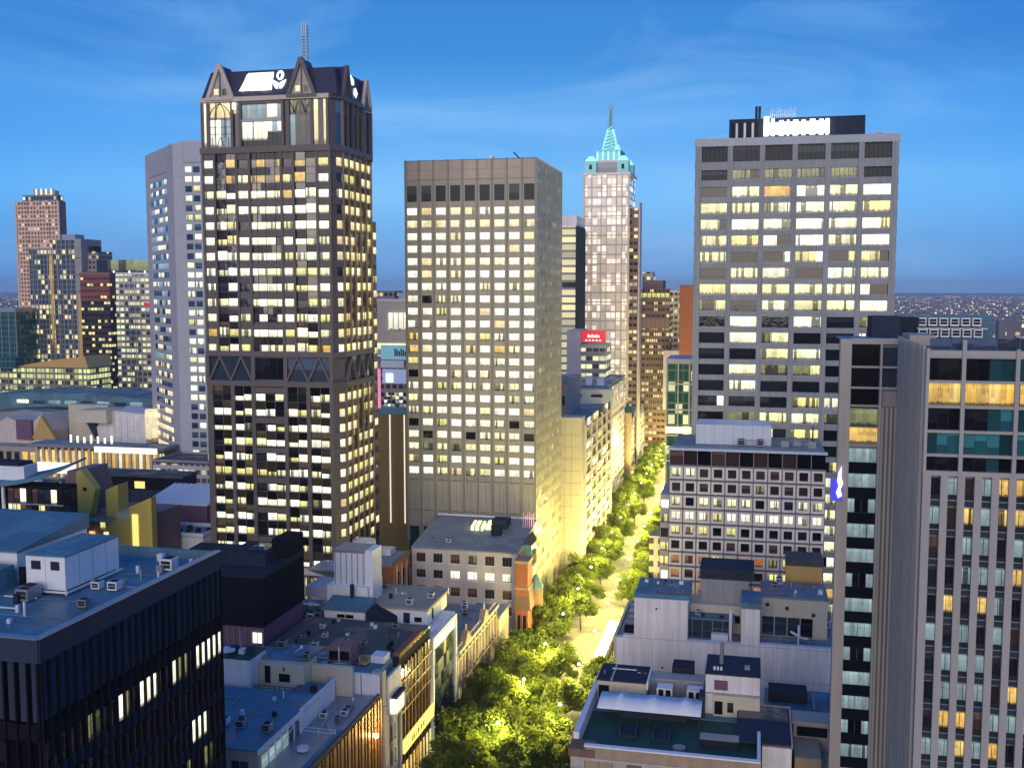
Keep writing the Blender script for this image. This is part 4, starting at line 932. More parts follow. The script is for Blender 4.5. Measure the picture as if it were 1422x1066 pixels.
# ------------------------------------------------------------------ roofs on the left of the street
def left_roofs():
    t = T('slatted_building', 'narrow street building clad in vertical copper slats with a lamp', 'building', (-65, 155, 0))
    box(t, 'body', -69.2, -62.3, 138, 167.6, 0, 29.6, 'metal_black'); box(t, 'roof', -69.2, -62.2, 138, 167.6, 29.6, 29.8, 'metal_grey')
    RF = RIGHT(-62.0, 138)
    for i in range(30): fb(t, 'slat', RF, i*.98+.1, i*.98+.5, -.3, .25+.1*(i % 3), 4, 29.9, 'copper_fin')
    fb(t, 'coping', RF, 0, 29.6, -.5, .1, 29.8, 30.3, 'brick_brown'); box(t, 'gutter', -63.4, -62.6, 138, 152, 29.8, 30.4, 'roof_blue')
    lamp = T('wall_lamp', 'small glowing amber wall lamp on the copper slatted facade', 'lamp', (-61.4, 163.5, 24.6))
    cyl(lamp, 'bulb', -61.3, 163.5, 24.4, 24.9, .35, 'lamp_glow'); box(lamp, 'bracket', -62, -61.6, 163.4, 163.6, 24.3, 24.5, 'metal_black')
    ld = bpy.data.lights.new('wall_lamp_light', 'POINT'); ld.energy = 700; ld.color = (1, .6, .22); ld.shadow_soft_size = .3; lo = link('wall_lamp_light', ld, lamp); lo.location = (.9, 0, 0)
    t = T('flat_roofed_house', 'long house with a flat blue roof, white end wall and tall side windows', 'building', (-80, 150, 0))
    box(t, 'body', -96, -69.6, 136.5, 158, 0, 32.9, 'concrete_warm'); box(t, 'roof', -96.2, -69.3, 136.2, 158, 32.9, 33.2, 'roof_blue'); box(t, 'eave', -69.3, -69.0, 136.1, 158, 32.5, 33.25, 'concrete_white')
    box(t, 'roof_step', -75, -69.5, 158, 164.5, 0, 32.6, 'roof_blue'); box(t, 'end_wall', -69.55, -69.2, 151, 165, 26, 33.4, 'render_white'); box(t, 'vent_pipe', -75.6, -75.0, 154, 154.5, 33.2, 33.7, 'metal_white'); box(t, 'chimney', -71.6, -70.8, 160, 161, 32.6, 33.6, 'metal_charcoal')
    for k in range(6):
        box(t, 'side_window', -69.32, -69.2, 137.4+k*2.25, 139.2+k*2.25, 27, 31.8, pick(('lit_sky', 2), ('glass_blue', 2))); box(t, 'side_post', -69.4, -69.1, 139.3+k*2.25, 139.55+k*2.25, 26, 32.5, 'render_white')
    for x in (-73.6, -72.2): box(t, 'front_window', x, x+1.2, 136.38, 136.5, 29.2, 31.2, 'glass_blue')
    box(t, 'front_window', -75.4, -74.8, 136.38, 136.5, 30.2, 31.0, 'glass_black')
    for y in (141, 147.5): beam(t, 'cable_post', (-68.8, y, 29.8), (-68.8, y, 33.2), .12, 'metal_white')
    beam(t, 'brace', (-68.8, 141, 30), (-68.8, 147.5, 32.5), .1, 'metal_white'); cyl(t, 'satellite_dish', -66.0, 144.5, 30, 30.5, .9, 'metal_white')
    rail(t, -68.6, -63.0, 150, 150, 29.9, 1.2, 'metal_white')
    clutter(t, -92, -70.5, 138, 157, 33.2, 16, 6); clutter(t, -68.6, -63.8, 152, 166, 29.8, 12, 7)
    t = T('stuccoed_rear_house', 'cluster of cream stuccoed rear blocks with balcony and roof tanks', 'house', (-84, 168, 0))
    box(t, 'tower', -90, -82.5, 160, 166, 0, 37.2, 'concrete_white'); box(t, 'tower_roof', -90.1, -82.4, 159.9, 166.1, 37.2, 37.4, 'roof_green')
    for k in range(4): box(t, 'roof_tank', -88.6+k*1.5, -87.6+k*1.5, 162, 163.2, 37.4, 38.2+.4*(k % 2), 'metal_navy' if k % 2 else 'metal_white')
    cyl(t, 'roof_dish', -86.5, 161, 38.2, 38.5, .8, 'metal_white'); cyl(t, 'vent_stack', -85.9, 163.4, 37.4, 41.0, .25, 'metal_grey')
    box(t, 'middle_block', -82.4, -74.0, 163, 168.5, 0, 36.0, 'render_cream'); box(t, 'middle_roof', -82.5, -73.9, 164.4, 172, 36.0, 36.25, 'roof_blue'); box(t, 'recess', -81.2, -80.2, 162.9, 163.0, 32.4, 35.4, 'metal_black'); box(t, 'window', -78.6, -76.6, 162.9, 163.0, 32.8, 34.2, 'glass_dark'); box(t, 'slot', -77.8, -77.6, 162.9, 163.0, 34.7, 35.4, 'metal_black')
    box(t, 'balcony', -82.2, -74.6, 160.6, 162.9, 31.2, 31.7, 'render_cream'); rail(t, -82.2, -74.6, 160.7, 160.7, 31.7, 1.1, 'metal_charcoal', .9)
    box(t, 'low_wall', -74.2, -66.6, 166.4, 167.2, 0, 35.0, 'render_cream'); box(t, 'back_wall', -69.1, -62.4, 168.0, 168.6, 0, 33.4, 'render_white'); box(t, 'left_yard', -97, -90.2, 158.3, 170, 0, 34.4, 'render_white')
    for x in (-67.0, -65.6): beam(t, 'drain_pipe', (x, 167.9, 29.8), (x, 167.9, 33.4), .09, 'metal_charcoal')
    box(t, 'greenhouse', -73.6, -69.4, 172.6, 176.6, 0, 36.2, 'render_mauve'); box(t, 'greenhouse_glass', -73.4, -69.6, 172.5, 172.6, 33.8, 35.4, 'glass_dark'); box(t, 'greenhouse_post', -71.6, -71.4, 172.4, 172.5, 33.4, 36.2, 'metal_white')
    box(t, 'flat_roof', -89, -63.2, 168.7, 177.6, 0, 33.3, 'roof_blue'); box(t, 'skylight', -68.8, -66, 171.6, 176.6, 33.3, 33.6, 'glass_blue'); box(t, 'roof_hut', -66.0, -63.4, 173.8, 176.6, 33.3, 34.6, 'render_white')
    for k in range(3): beam(t, 'pipe_run', (-80, 169.8+k*2, 33.5), (-69.8, 169.8+k*2, 33.5), .12, 'metal_white')
    clutter(t, -88, -70, 169, 172, 33.3, 14, 9); clutter(t, -82, -74.4, 165, 171, 36.25, 8, 10)
    t = T('bay_windowed_terrace', 'slim pale pink terrace house with a lit bay window on the street', 'house', (-64, 173, 0))
    box(t, 'body', -69, -62.2, 169, 178.2, 0, 31.2, 'stone_pale'); box(t, 'gable_panel', -62.2, -61.8, 171.6, 178, 27.6, 31.8, 'concrete_white'); RF = RIGHT(-62.0, 169); prism(t, 'chimney', [(-64, 169), (-62, 169), (-62, 170.6), (-64, 170.6)], 0, 33.6, 'stone_pale')
    box(t, 'bay', -62.2, -61.0, 173, 177.4, 24.2, 27.4, 'lit_white'); box(t, 'bay_roof', -62.3, -60.8, 172.8, 177.6, 27.4, 27.9, 'metal_navy')
    for z in (19.5, 15, 10.5): fb(t, 'window', RF, 4, 6, -.02, .08, z, z+2.6, 'glass_blue'); fb(t, 'sill', RF, 3.8, 6.2, 0, .3, z-.3, z, 'stone_pale')
    for k in range(3): fb(t, 'pilaster', RF, .2+k*4.2, .7+k*4.2, -.1, .3, 0, 27.4, 'stone_pale')
    t = T('dark_fronted_building', 'dark flat-roofed building with orange-edged parapet and golden glazed street front', 'building', (-75, 188, 0))
    box(t, 'body', -88.5, -62.4, 178.4, 197.2, 0, 32.6, 'metal_black'); box(t, 'roof', -88.5, -62.3, 178.4, 197.2, 32.6, 33.0, 'roof_dark'); box(t, 'fascia', -88.5, -62.2, 178.2, 178.4, 29.4, 33.1, 'metal_charcoal')
    box(t, 'orange_coping', -63.4, -62.2, 178.5, 192.5, 33.0, 33.6, 'brick_red'); RF = RIGHT(-62.2, 178.4)
    for k in range(9):
        fb(t, 'street_pane', RF, .3+k*2.05, 2.2+k*2.05, -.05, .08, 22.5, 30.4, 'glass_brown' if k % 3 == 0 else 'lit_dim'); fb(t, 'street_mullion', RF, .1+k*2.05, .3+k*2.05, -.05, .25, 4, 31, 'copper_fin')
        fb(t, 'street_pane', RF, .3+k*2.05, 2.2+k*2.05, -.05, .06, 4, 12, pick(('lit_amber', 2), ('lit_yellow', 1)))
    for z in (22.2, 25.0, 27.8): fb(t, 'street_transom', RF, .2, 18.6, -.05, .3, z, z+.25, 'copper_fin')
    fb(t, 'street_sign', RF, .4, 18.6, .3, .7, 14.6, 17.2, 'sign_yellow')
    for u, w in ((4.5, .5), (5.4, .8), (6.8, .5), (8.0, 1.1), (10.0, .7), (11.4, .9)): fb(t, 'sign_mark', RF, u, u+w, .7, .74, 15.3, 16.4, 'copper_fin')
    for k in range(8): box(t, 'roof_lettering', -71.4+k*.42, -71.15+k*.42, 178.12, 178.2, 32.2, 32.75+.2*(k % 2), 'metal_white')
    for x, y in ((-84, 186), (-66.2, 184), (-66, 182), (-72.5, 192.5)): box(t, 'roof_vent', x, x+.7, y, y+.7, 33.0, 33.7, 'metal_black' if y < 190 else 'metal_white')
    for k in range(5): beam(t, 'roof_seam', (-86+k*5, 178.6, 33.03), (-86+k*5, 197, 33.03), .07, 'roof_grey')
    clutter(t, -86, -64, 180, 196, 33.0, 22, 8)
    t = T('plant_enclosure', 'tall black louvred plant enclosure with domed rooflight', 'building', (-96, 188, 0))
    box(t, 'body', -112, -89, 178.6, 197, 36.5, 45.8, 'metal_black'); prism(t, 'roof', [(-112, 178.5), (-88.9, 178.5), (-88.9, 197), (-112, 197)], 45.81, [46.2, 46.2, 47.2, 47.2], 'metal_charcoal')
    frus(t, 'rooflight', (-101, -91, 184, 196), 46.3, (-100, -92, 186, 195), 48.6, 'metal_charcoal'); frus(t, 'rooflight_glass', (-97, -93, 188, 193), 48.4, (-96, -94, 189, 192), 49.2, 'glass_blue'); box(t, 'side_tower', -92.6, -89.05, 190, 197, 46.5, 50.6, 'metal_black')
    box(t, 'lower_body', -111, -89.4, 179.4, 197, 0, 36.5, 'wall_purple')
    for k in range(18): box(t, 'mullion', -110+k*1.2, -109.88+k*1.2, 179.2, 179.4, 27, 36.4, 'metal_grey')
    box(t, 'ledge', -111, -89.2, 179.1, 179.5, 36.2, 36.6, 'metal_charcoal')
    for k in range(2): box(t, 'lit_window', -91.6+k*1.0, -90.8+k*1.0, 179.1, 179.3, 33.2, 35.2, 'strip_cream')
    t = T('rooftop_plant_house', 'white rooftop hut with slit window beside tall steel tank and ducts', 'shed', (-82, 202, 0))
    box(t, 'base', -98, -76, 197.4, 216, 0, 30.4, 'concrete_grey'); box(t, 'base_roof', -98, -76, 197.4, 216, 30.4, 30.6, 'roof_blue')
    box(t, 'hut', -85.4, -76.6, 198.5, 203.5, 30.6, 34.2, 'render_white'); prism(t, 'hut_roof', [(-85.8, 198.2), (-76.2, 198.2), (-76.2, 204.4), (-85.8, 204.4)], 34.2, [34.5, 34.5, 35.6, 35.6], 'roof_blue')
    for k in range(2): box(t, 'slit_window', -82.6+k*1.9, -80.9+k*1.9, 198.4, 198.5, 32.8, 33.5, 'glass_black')
    box(t, 'tank_base', -87.5, -78.4, 205, 214, 30.6, 37.4, 'render_white'); box(t, 'tank', -86.2, -79.4, 206, 212.5, 37.4, 44.4, 'metal_white'); box(t, 'tank_rim', -86.4, -79.2, 205.8, 212.7, 44.4, 44.9, 'metal_grey')
    for k in range(6): box(t, 'tank_rib', -86.0+k*1.25, -85.85+k*1.25, 205.9, 206, 37.6, 44.3, 'metal_grey')
    box(t, 'gantry', -79.3, -77.6, 206, 211.5, 30.6, 45.0, 'render_white'); cyl(t, 'flue', -81.4, 203.9, 34.5, 38.2, .45, 'metal_charcoal')
    box(t, 'trough', -92.4, -86.6, 205.2, 213, 34.6, 36.8, 'concrete_blue')
    for k in range(6): condenser(t, -96+k*1.7, 200.6, 30.6, 1.4, 1.6+.5*(k % 3), ('metal_white', 'metal_grey')[k % 2])
    for k in range(4): box(t, 'plant_cabinet', -95.4+k*2.3, -93.8+k*2.3, 203, 204.4, 30.6, 33.2+.7*(k % 2), ('metal_white', 'roof_blue', 'glass_teal', 'metal_grey')[k])
    duct(t, [(-96, 199.2, 31.2), (-86.5, 199.2, 31.2), (-86.5, 199.2, 33.0)], .4); rail(t, -97.6, -86, 197.7, 197.7, 30.6, 1.2); duct(t, [(-94, 202, 34), (-88, 202, 34)], .35, 'metal_white')
    clutter(t, -97, -77, 198, 215, 30.6, 40, 11)
    t = T('framed_street_building', 'slim street building with white framed grey curtain wall and gravel-roofed penthouse', 'building', (-70, 206, 0))
    box(t, 'body', -75.8, -62.4, 197.5, 214.6, 0, 29.8, 'concrete_grey'); prism(t, 'roof_ramp', [(-75.8, 197.5), (-62.2, 197.5), (-62.2, 214.6), (-75.8, 214.6)], 29.81, [30.0, 30.0, 30.6, 30.6], 'render_white')
    RF = RIGHT(-62.2, 197.5)
    for u in (0, 16.5): fb(t, 'white_frame', RF, u, u+.6, -.2, .5, 0, 30.2, 'render_white')
    fb(t, 'white_frame', RF, .6, 16.5, -.2, .5, 29.4, 30.25, 'render_white'); fb(t, 'lit_clerestory', RF, .7, 16.4, -.1, .05, 27.0, 29.3, 'lit_white')
    for k in range(8):
        for j in range(8): fb(t, 'curtain_pane', RF, .7+k*1.97, 2.6+k*1.97, -.1, .02+.04*rnd.random(), 3+j*3.0, 5.9+j*3.0, 'louvre_dark' if rnd.random() < .5 else 'glass_blue')
    box(t, 'penthouse', -84.0, -65.0, 204, 218, 30.6, 33.6, 'render_white'); box(t, 'penthouse_roof', -84.2, -64.8, 203.8, 218.2, 33.6, 34.1, 'roof_gravel'); box(t, 'roof_edge', -84.3, -64.7, 218.2, 218.5, 33.3, 34.5, 'metal_grey')
    box(t, 'door', -70.2, -68.8, 203.9, 204, 30.8, 33.0, 'metal_charcoal'); box(t, 'window', -67.8, -66.2, 203.9, 204, 31.2, 32.2, 'glass_black'); box(t, 'side_slot', -65.0, -64.9, 207, 208, 31, 33.2, 'metal_charcoal')
    prism(t, 'dark_gable', [(-76.4, 199), (-71.5, 199), (-71.5, 204), (-76.4, 204)], 29.9, [34.6, 32.2, 32.2, 34.6], 'metal_charcoal'); box(t, 'roof_tank', -84, -80, 213, 216, 34.1, 35.8, 'metal_grey'); box(t, 'step_wall', -75.5, -63, 201.5, 203.6, 30.2, 30.9, 'render_white')
    clutter(t, -83, -66, 205, 217, 34.1, 12, 12)
    t = T('ornate_arcade_building', 'ornate brown Victorian building with columned loggias and arched shopfronts', 'building', (-70, 232, 0))
    box(t, 'body', -84, -62.4, 214.8, 251, 0, 20.6, 'stone_tan'); box(t, 'roof', -84, -62.2, 214.8, 251, 20.6, 20.9, 'roof_grey'); RF = RIGHT(-62.2, 214.8)
    fb(t, 'cornice', RF, 0, 36, -.3, 1.0, 20.9, 21.6, 'stone_pale'); fb(t, 'cornice', RF, 0, 36, -.3, .8, 13.6, 14.1, 'stone_tan'); fb(t, 'cornice', RF, 0, 36, -.3, .8, 7.2, 7.7, 'stone_tan')
    for k in range(13):
        fb(t, 'column', RF, k*2.9-.05, k*2.9+.55, -.1, .6, 0, 20.9, 'stone_pale' if k % 3 else 'stone_tan')
        if k < 12:
            for z, h in ((15.0, 4.0), (8.8, 3.6), (2.0, 4.0)): fb(t, 'arched_window', RF, k*2.9+.75, k*2.9+2.7, -.05, .1, z, z+h, pick(('glass_dark', 3), ('glass_brown', 2), ('lit_amber', 1), ('lit_yellow', .6)) if z > 5 else pick(('lit_amber', 2), ('lit_yellow', 2)))
            fb(t, 'window_hood', RF, k*2.9+.6, k*2.9+2.85, 0, .5, 19.1, 19.5, 'stone_pale')
    for y in (222, 238): gable(t, 'pediment', -62.6, -61.2, y-3, y+3, 21.6, 24.2, 'stone_tan', 'x'); cyl(t, 'finial', -61.8, y, 24.0, 25.6, .25, 'stone_pale')
    for k in range(22): box(t, 'baluster', -62.1, -61.8, 215.4+k*1.6, 215.8+k*1.6, 21.6, 22.5, 'stone_pale')
    box(t, 'plant', -76, -70, 230, 236, 20.9, 23, 'metal_grey'); box(t, 'awning_box', -68, -63.6, 216, 220, 20.9, 22.6, 'metal_navy')
    clutter(t, -83, -64, 216, 250, 20.9, 40, 13)
    t = T('blue_roofed_shop', 'low shop with flat blue metal roof next to brick turret', 'shop', (-67, 256, 0))
    box(t, 'body', -76, -61.4, 251.4, 262, 0, 17.6, 'stone_pale'); box(t, 'roof', -70, -61.2, 251.2, 262, 17.6, 18.0, 'roof_blue'); box(t, 'roof_edge', -63.4, -61, 251.1, 262.1, 18.0, 18.3, 'metal_grey'); box(t, 'hatch', -64.8, -64.1, 256, 257, 18, 18.8, 'metal_navy')
left_roofs()
def windowed_block():
    t = T('windowed_block', 'pale rendered block with three rows of plain square windows below the bronze tower', 'building', (-76, 280, 0))
    X0, X1, Y0 = -91.0, -61.2, 272.0
    box(t, 'body', X0, X1, Y0+.4, 297, 0, 28.9, 'concrete_pale'); F = FRONT(X0, Y0)
    prism(t, 'roof', [(X0-.2, Y0-.2), (X1+.2, Y0-.2), (X1+.2, 297), (X0-.2, 297)], 28.92, [29.3, 29.3, 33.0, 33.0], 'roof_grey')
    zr = [(27.8, 25.3), (23.2, 20.9), (18.7, 16.2), (14.2, 11.8)]; prev = 28.9
    for r, (zt, zb) in enumerate(zr):
        fb(t, 'spandrel', F, 0, X1-X0, -.4, 0, zt, prev, 'concrete_pale'); prev = zb
        for c in range(6):
            u = 2.6+c*4.85
            w = fb(t, 'window', F, u-1.3, u+1.3, -.38, -.3, zb, zt, 'lit_white' if r == 1 and c > 1 else pick(('glass_dark', 2), ('glass_brown', 2), ('lit_dim', .6)))
            for k in (-.17, .17): sub(w, 'mullion', k-.02, k+.02, -1.3, -.5, -.5, .5, 'granite_dark')
            fb(t, 'sill', F, u-1.45, u+1.45, -.3, .15, zb-.16, zb, 'render_white')
    for c in range(7):
        u0 = 0 if c == 0 else 2.6+(c-1)*4.85+1.3; u1 = X1-X0 if c == 6 else 2.6+c*4.85-1.3; fb(t, 'pier', F, u0, u1, -.4, .01, 0, 28.9, 'concrete_pale')
    RF = RIGHT(X1, Y0); fb(t, 'brick_side', RF, .1, 25, -.3, .05, 0, 29.2, 'brick_red')
    for k in range(4): fb(t, 'side_window', RF, 3+k*5.6, 5+k*5.6, .06, .1, 20, 23.5, 'glass_dark')
    for x, y in ((-78, 286), (-74, 287)): prism(t, 'rooflight', [(x, y), (x+3.4, y), (x+3.4, y+4), (x, y+4)], 30.5, [32.4, 32.4, 33.4, 33.4], 'lit_dim')
    box(t, 'plant', -72.5, -68, 288, 293, 31, 34.2, 'metal_navy'); cyl(t, 'plant_drum', -70, 284, 30.6, 33.6, 1.6, 'metal_charcoal'); box(t, 'ridge_cap', X0, X1, 296.6, 297, 33, 33.4, 'render_white')
    clutter(t, -89, -73, 275, 283, 29.8, 14, 14)
    t = T('brick_turret', 'red brick corner turret with arched belfry and blue slate cap', 'turret', (-59.4, 274, 0))
    box(t, 'shaft', -61.0, -57.6, 268, 273.5, 0, 27.4, 'brick_red'); frus(t, 'skirt', (-61.4, -56.8, 267.6, 273.8), 15.0, (-60.8, -57.4, 268.2, 273.4), 20.5, 'brick_brown'); box(t, 'belt', -61.2, -57.4, 267.8, 273.7, 20.5, 21.0, 'stone_tan')
    for k in range(2): box(t, 'lancet', -60.4+k*1.5, -59.6+k*1.5, 267.9, 268, 9, 13.5, 'metal_black'); box(t, 'lancet_frame', -60.6+k*1.5, -60.42+k*1.5, 267.85, 268, 8.6, 13.8, 'stone_tan')
    cyl(t, 'cap_drum', -57.0, 276, 14, 19, 1.9, 'brick_brown'); cyl(t, 'cap', -57.0, 276, 19, 22.5, 2.1, 'roof_blue', .5); box(t, 'parapet', -61.3, -57.3, 267.7, 273.8, 27.4, 28.2, 'stone_tan')
    box(t, 'oriel', -61.0, -58.6, 277.5, 284, 18, 30.2, 'roof_blue'); frus(t, 'oriel_base', (-61.0, -60.0, 279, 282), 13.5, (-61.0, -58.6, 277.5, 284), 18, 'brick_brown'); gable(t, 'oriel_roof', -61.2, -58.4, 277.3, 284.2, 30.2, 32.6, 'metal_navy')
    for k in range(3): box(t, 'oriel_window', -58.62, -58.5, 278.2+k*1.9, 279.6+k*1.9, 24, 28.5, 'glass_blue')
    for k in range(6): beam(t, 'scaffold', (-63.8+k*.6, 290.2, 31.6), (-63.6+k*.6, 290.2, 35.5+rnd.random()), .16, ('poster_pink' if k % 2 else 'metal_white'))
    t = T('gabled_brick_house', 'red brick house with grey roof behind a blue painted wall', 'house', (-97, 265, 0))
    box(t, 'body', -104, -91.4, 258, 271.6, 0, 27.2, 'brick_red'); prism(t, 'roof', [(-104.2, 257.8), (-91.2, 257.8), (-91.2, 271.6), (-104.2, 271.6)], 27.2, [27.6, 27.6, 28.2, 28.2], 'roof_grey'); box(t, 'coping', -91.5, -91.1, 257.7, 271.7, 27.4, 28.6, 'brick_brown')
    for k in range(3): box(t, 'pilaster', -91.38, -91.1, 260+k*4, 260.5+k*4, 14, 26.8, 'stone_cream'); box(t, 'window', -91.38, -91.2, 261.5+k*4, 262.2+k*4, 19, 25, 'glass_black')
    box(t, 'blue_wall', -103.4, -96, 252, 257.6, 0, 25.6, 'sign_navy' if False else 'wall_purple'); cyl(t, 'post', -95.6, 253, 20, 30, .3, 'metal_grey')
    box(t, 'parasol_base', -101.5, -100, 254, 255, 25.6, 27.2, 'brick_red'); box(t, 'roof_cube', -99, -95, 266, 270, 28, 29.6, 'metal_white')
    t = T('canopy_roofed_shop', 'low shop with a sagging grey canopy and lit window under the gothic tower', 'shop', (-103, 250, 0))
    box(t, 'body', -108, -97, 243, 251, 0, 25.4, 'concrete_warm'); mesh(t, 'canopy', [(-108.5, 242, 29.6), (-97, 242, 29.8), (-102, 246, 26.4), (-108, 250, 30), (-97.5, 250, 30.4)], [(0, 1, 2), (0, 2, 3), (1, 4, 2), (3, 2, 4)], 'metal_grey')
    box(t, 'lit_window', -107, -104.4, 242.9, 243, 22.8, 25.0, 'lit_yellow'); cyl(t, 'round_tank', -101, 262, 26, 33, 3.2, 'metal_white')
windowed_block()

# ------------------------------------------------------------------ towers and blocks further back
def elev(p, name, pts, y0, y1, m):
    """solid from a front elevation outline (x, z), pushed back from y0 to y1"""
    n = len(pts); v = [(x, y0, z) for x, z in pts]+[(x, y1, z) for x, z in pts]
    return mesh(p, name, v, [tuple(range(n)), tuple(reversed(range(n, 2*n)))]+[(i, n+i, n+(i+1) % n, (i+1) % n) for i in range(n)], m)
WC, WY_, WA = (1.0, .88, .55), (1.0, .72, .28), (1.0, .50, .14)
wgrid('far_tan', (.72, .46, .32), (.16, .10, .08), WC, (1, .66, .36), 2.6, 3.1, .6, .58, .30, .8)
wgrid('far_glass', (.16, .17, .20), (.045, .06, .085), WC, WY_, 2.4, 3.3, .84, .74, .40, 1.0)
wgrid('far_black', (.02, .017, .017), (.015, .013, .013), WC, WY_, 2.2, 3.6, .8, .42, .42, 1.0)
wgrid('far_redtop', (.20, .06, .045), (.10, .03, .03), WC, WY_, 2.2, 3.6, .8, .4, .25, .9)
wgrid('far_pale', (.42, .40, .36), (.10, .10, .09), WC, (.85, .85, .45), 3.0, 3.7, .86, .55, .62, .9)
wgrid('far_teal', (.05, .14, .15), (.02, .08, .09), WC, (.5, .8, .7), 3.0, 3.6, .86, .8, .08, .6)
wgrid('far_lowlit', (.22, .21, .15), (.06, .07, .05), (.95, .92, .40), (.75, .82, .35), 2.7, 3.4, .82, .66, .66, .85)
wgrid('far_stripe', (.30, .29, .25), (.05, .05, .045), (.98, .92, .62), (.95, .80, .42), 30, 3.7, .96, .7, .92, .8)
wgrid('far_pink', (.86, .72, .66), (.80, .72, .70), WC, (1, .86, .74), 2.5, 3.5, .8, .78, .45, .75)
wgrid('far_brown', (.15, .085, .075), (.03, .025, .025), WC, WY_, 2.4, 3.6, .8, .45, .42, .9)
wgrid('far_white', (.55, .52, .52), (.12, .12, .14), WC, (.95, .9, .8), 2.6, 3.4, .74, .55, .35, .8)
wgrid('far_green', (.10, .15, .12), (.02, .10, .075), (.85, .95, .45), (.95, .85, .40), 2.3, 3.4, .88, .84, .28, .8)
wgrid('far_amber', (.30, .14, .06), (.09, .04, .02), WA, (1, .35, .08), 2.0, 3.2, .7, .6, .55, 1.0)
wgrid('far_mixed', (.24, .22, .20), (.04, .045, .05), WC, WA, 2.8, 3.4, .66, .5, .36, .9)
wgrid('far_mixed2', (.34, .31, .28), (.05, .05, .06), WC, WY_, 3.3, 3.6, .6, .5, .30, .9)

def grey_tower():
    t = T('office_tower', 'smooth grey chamfered tower with rows of small square windows behind gothic tower', 'tower', (-262, 460, 0))
    ax, ay = -258.8, 440.0
    prism(t, 'core', [(ax, ay), (-222, ay), (-222, 500), (ax-36.6, 500), (ax-36.6, ay+36.6)], 0, 164.6, 'concrete_pale')
    F = FRONT(ax, ay); CH = (ax-36.6, ay+36.6, R(-45))
    fb(t, 'front_wall', F, 0, 5.2, -.3, .35, 0, 164.8, 'concrete_blue'); fb(t, 'front_wall', F, 5.3, 36, -.3, .30, 156.2, 164.8, 'concrete_blue'); fb(t, 'ledge', F, 5.2, 36, -.3, .5, 155.7, 156.1, 'concrete_grey')
    for r in range(32):
        z = 152.8-r*4.3
        fb(t, 'spandrel', F, 5.3, 36, -.3, .28, z+1.3, z+2.9, 'concrete_blue')
        for c in range(7):
            u = 5.8+c*4.1
            fb(t, 'window', F, u, u+3.2, .0, .06, z-1.4, z+1.3, pick(('lit_white', 6), ('lit_room', 2), ('glass_blue', 3.5), ('lit_yellow', .5)) if r < 24 else pick(('glass_blue', 5), ('lit_white', 1.2)))
    for c in range(8): fb(t, 'pier', F, 4.95+c*4.1, 5.78+c*4.1, -.3, .32, 10, 155.6, 'concrete_blue')
    L = 51.7
    fb(t, 'chamfer_wall', CH, 40.4, L, -.3, .35, 0, 164.6, 'concrete_pale'); fb(t, 'chamfer_wall', CH, 0, 8.0, -.3, .35, 0, 164.4, 'concrete_pale'); fb(t, 'chamfer_head', CH, 8.0, 40.4, -.3, .34, 153, 164.5, 'concrete_pale')
    for r in range(31):
        z = 148.6-r*4.3
        fb(t, 'chamfer_spandrel', CH, 8, 40.4, -.3, .2, z+1.35, z+3.1, 'concrete_pale')
        for c in range(6):
            m = pick(('lit_sky', 3), ('lit_room', 3), ('glass_blue', 3)) if r < 20 else pick(('lit_cream', 3), ('glass_blue', 3), ('lit_room', 1))
            fb(t, 'window', CH, 8.6+c*5.3, 13.4+c*5.3, -.05, .05, z-1.2, z+1.3, m)
    box(t, 'roof_plant', -262, -250, 450, 462, 164.6, 167.2, 'metal_grey')
    for k in range(18):
        z = 12+k*8.6
        for F_, a, b_ in ((F, 0, 5.2), (CH, 40.4, L), (CH, 0, 8.0)): fb(t, 'wall_joint', F_, a, b_, .3, .37, z, z+.14, 'concrete_grey')
grey_tower()
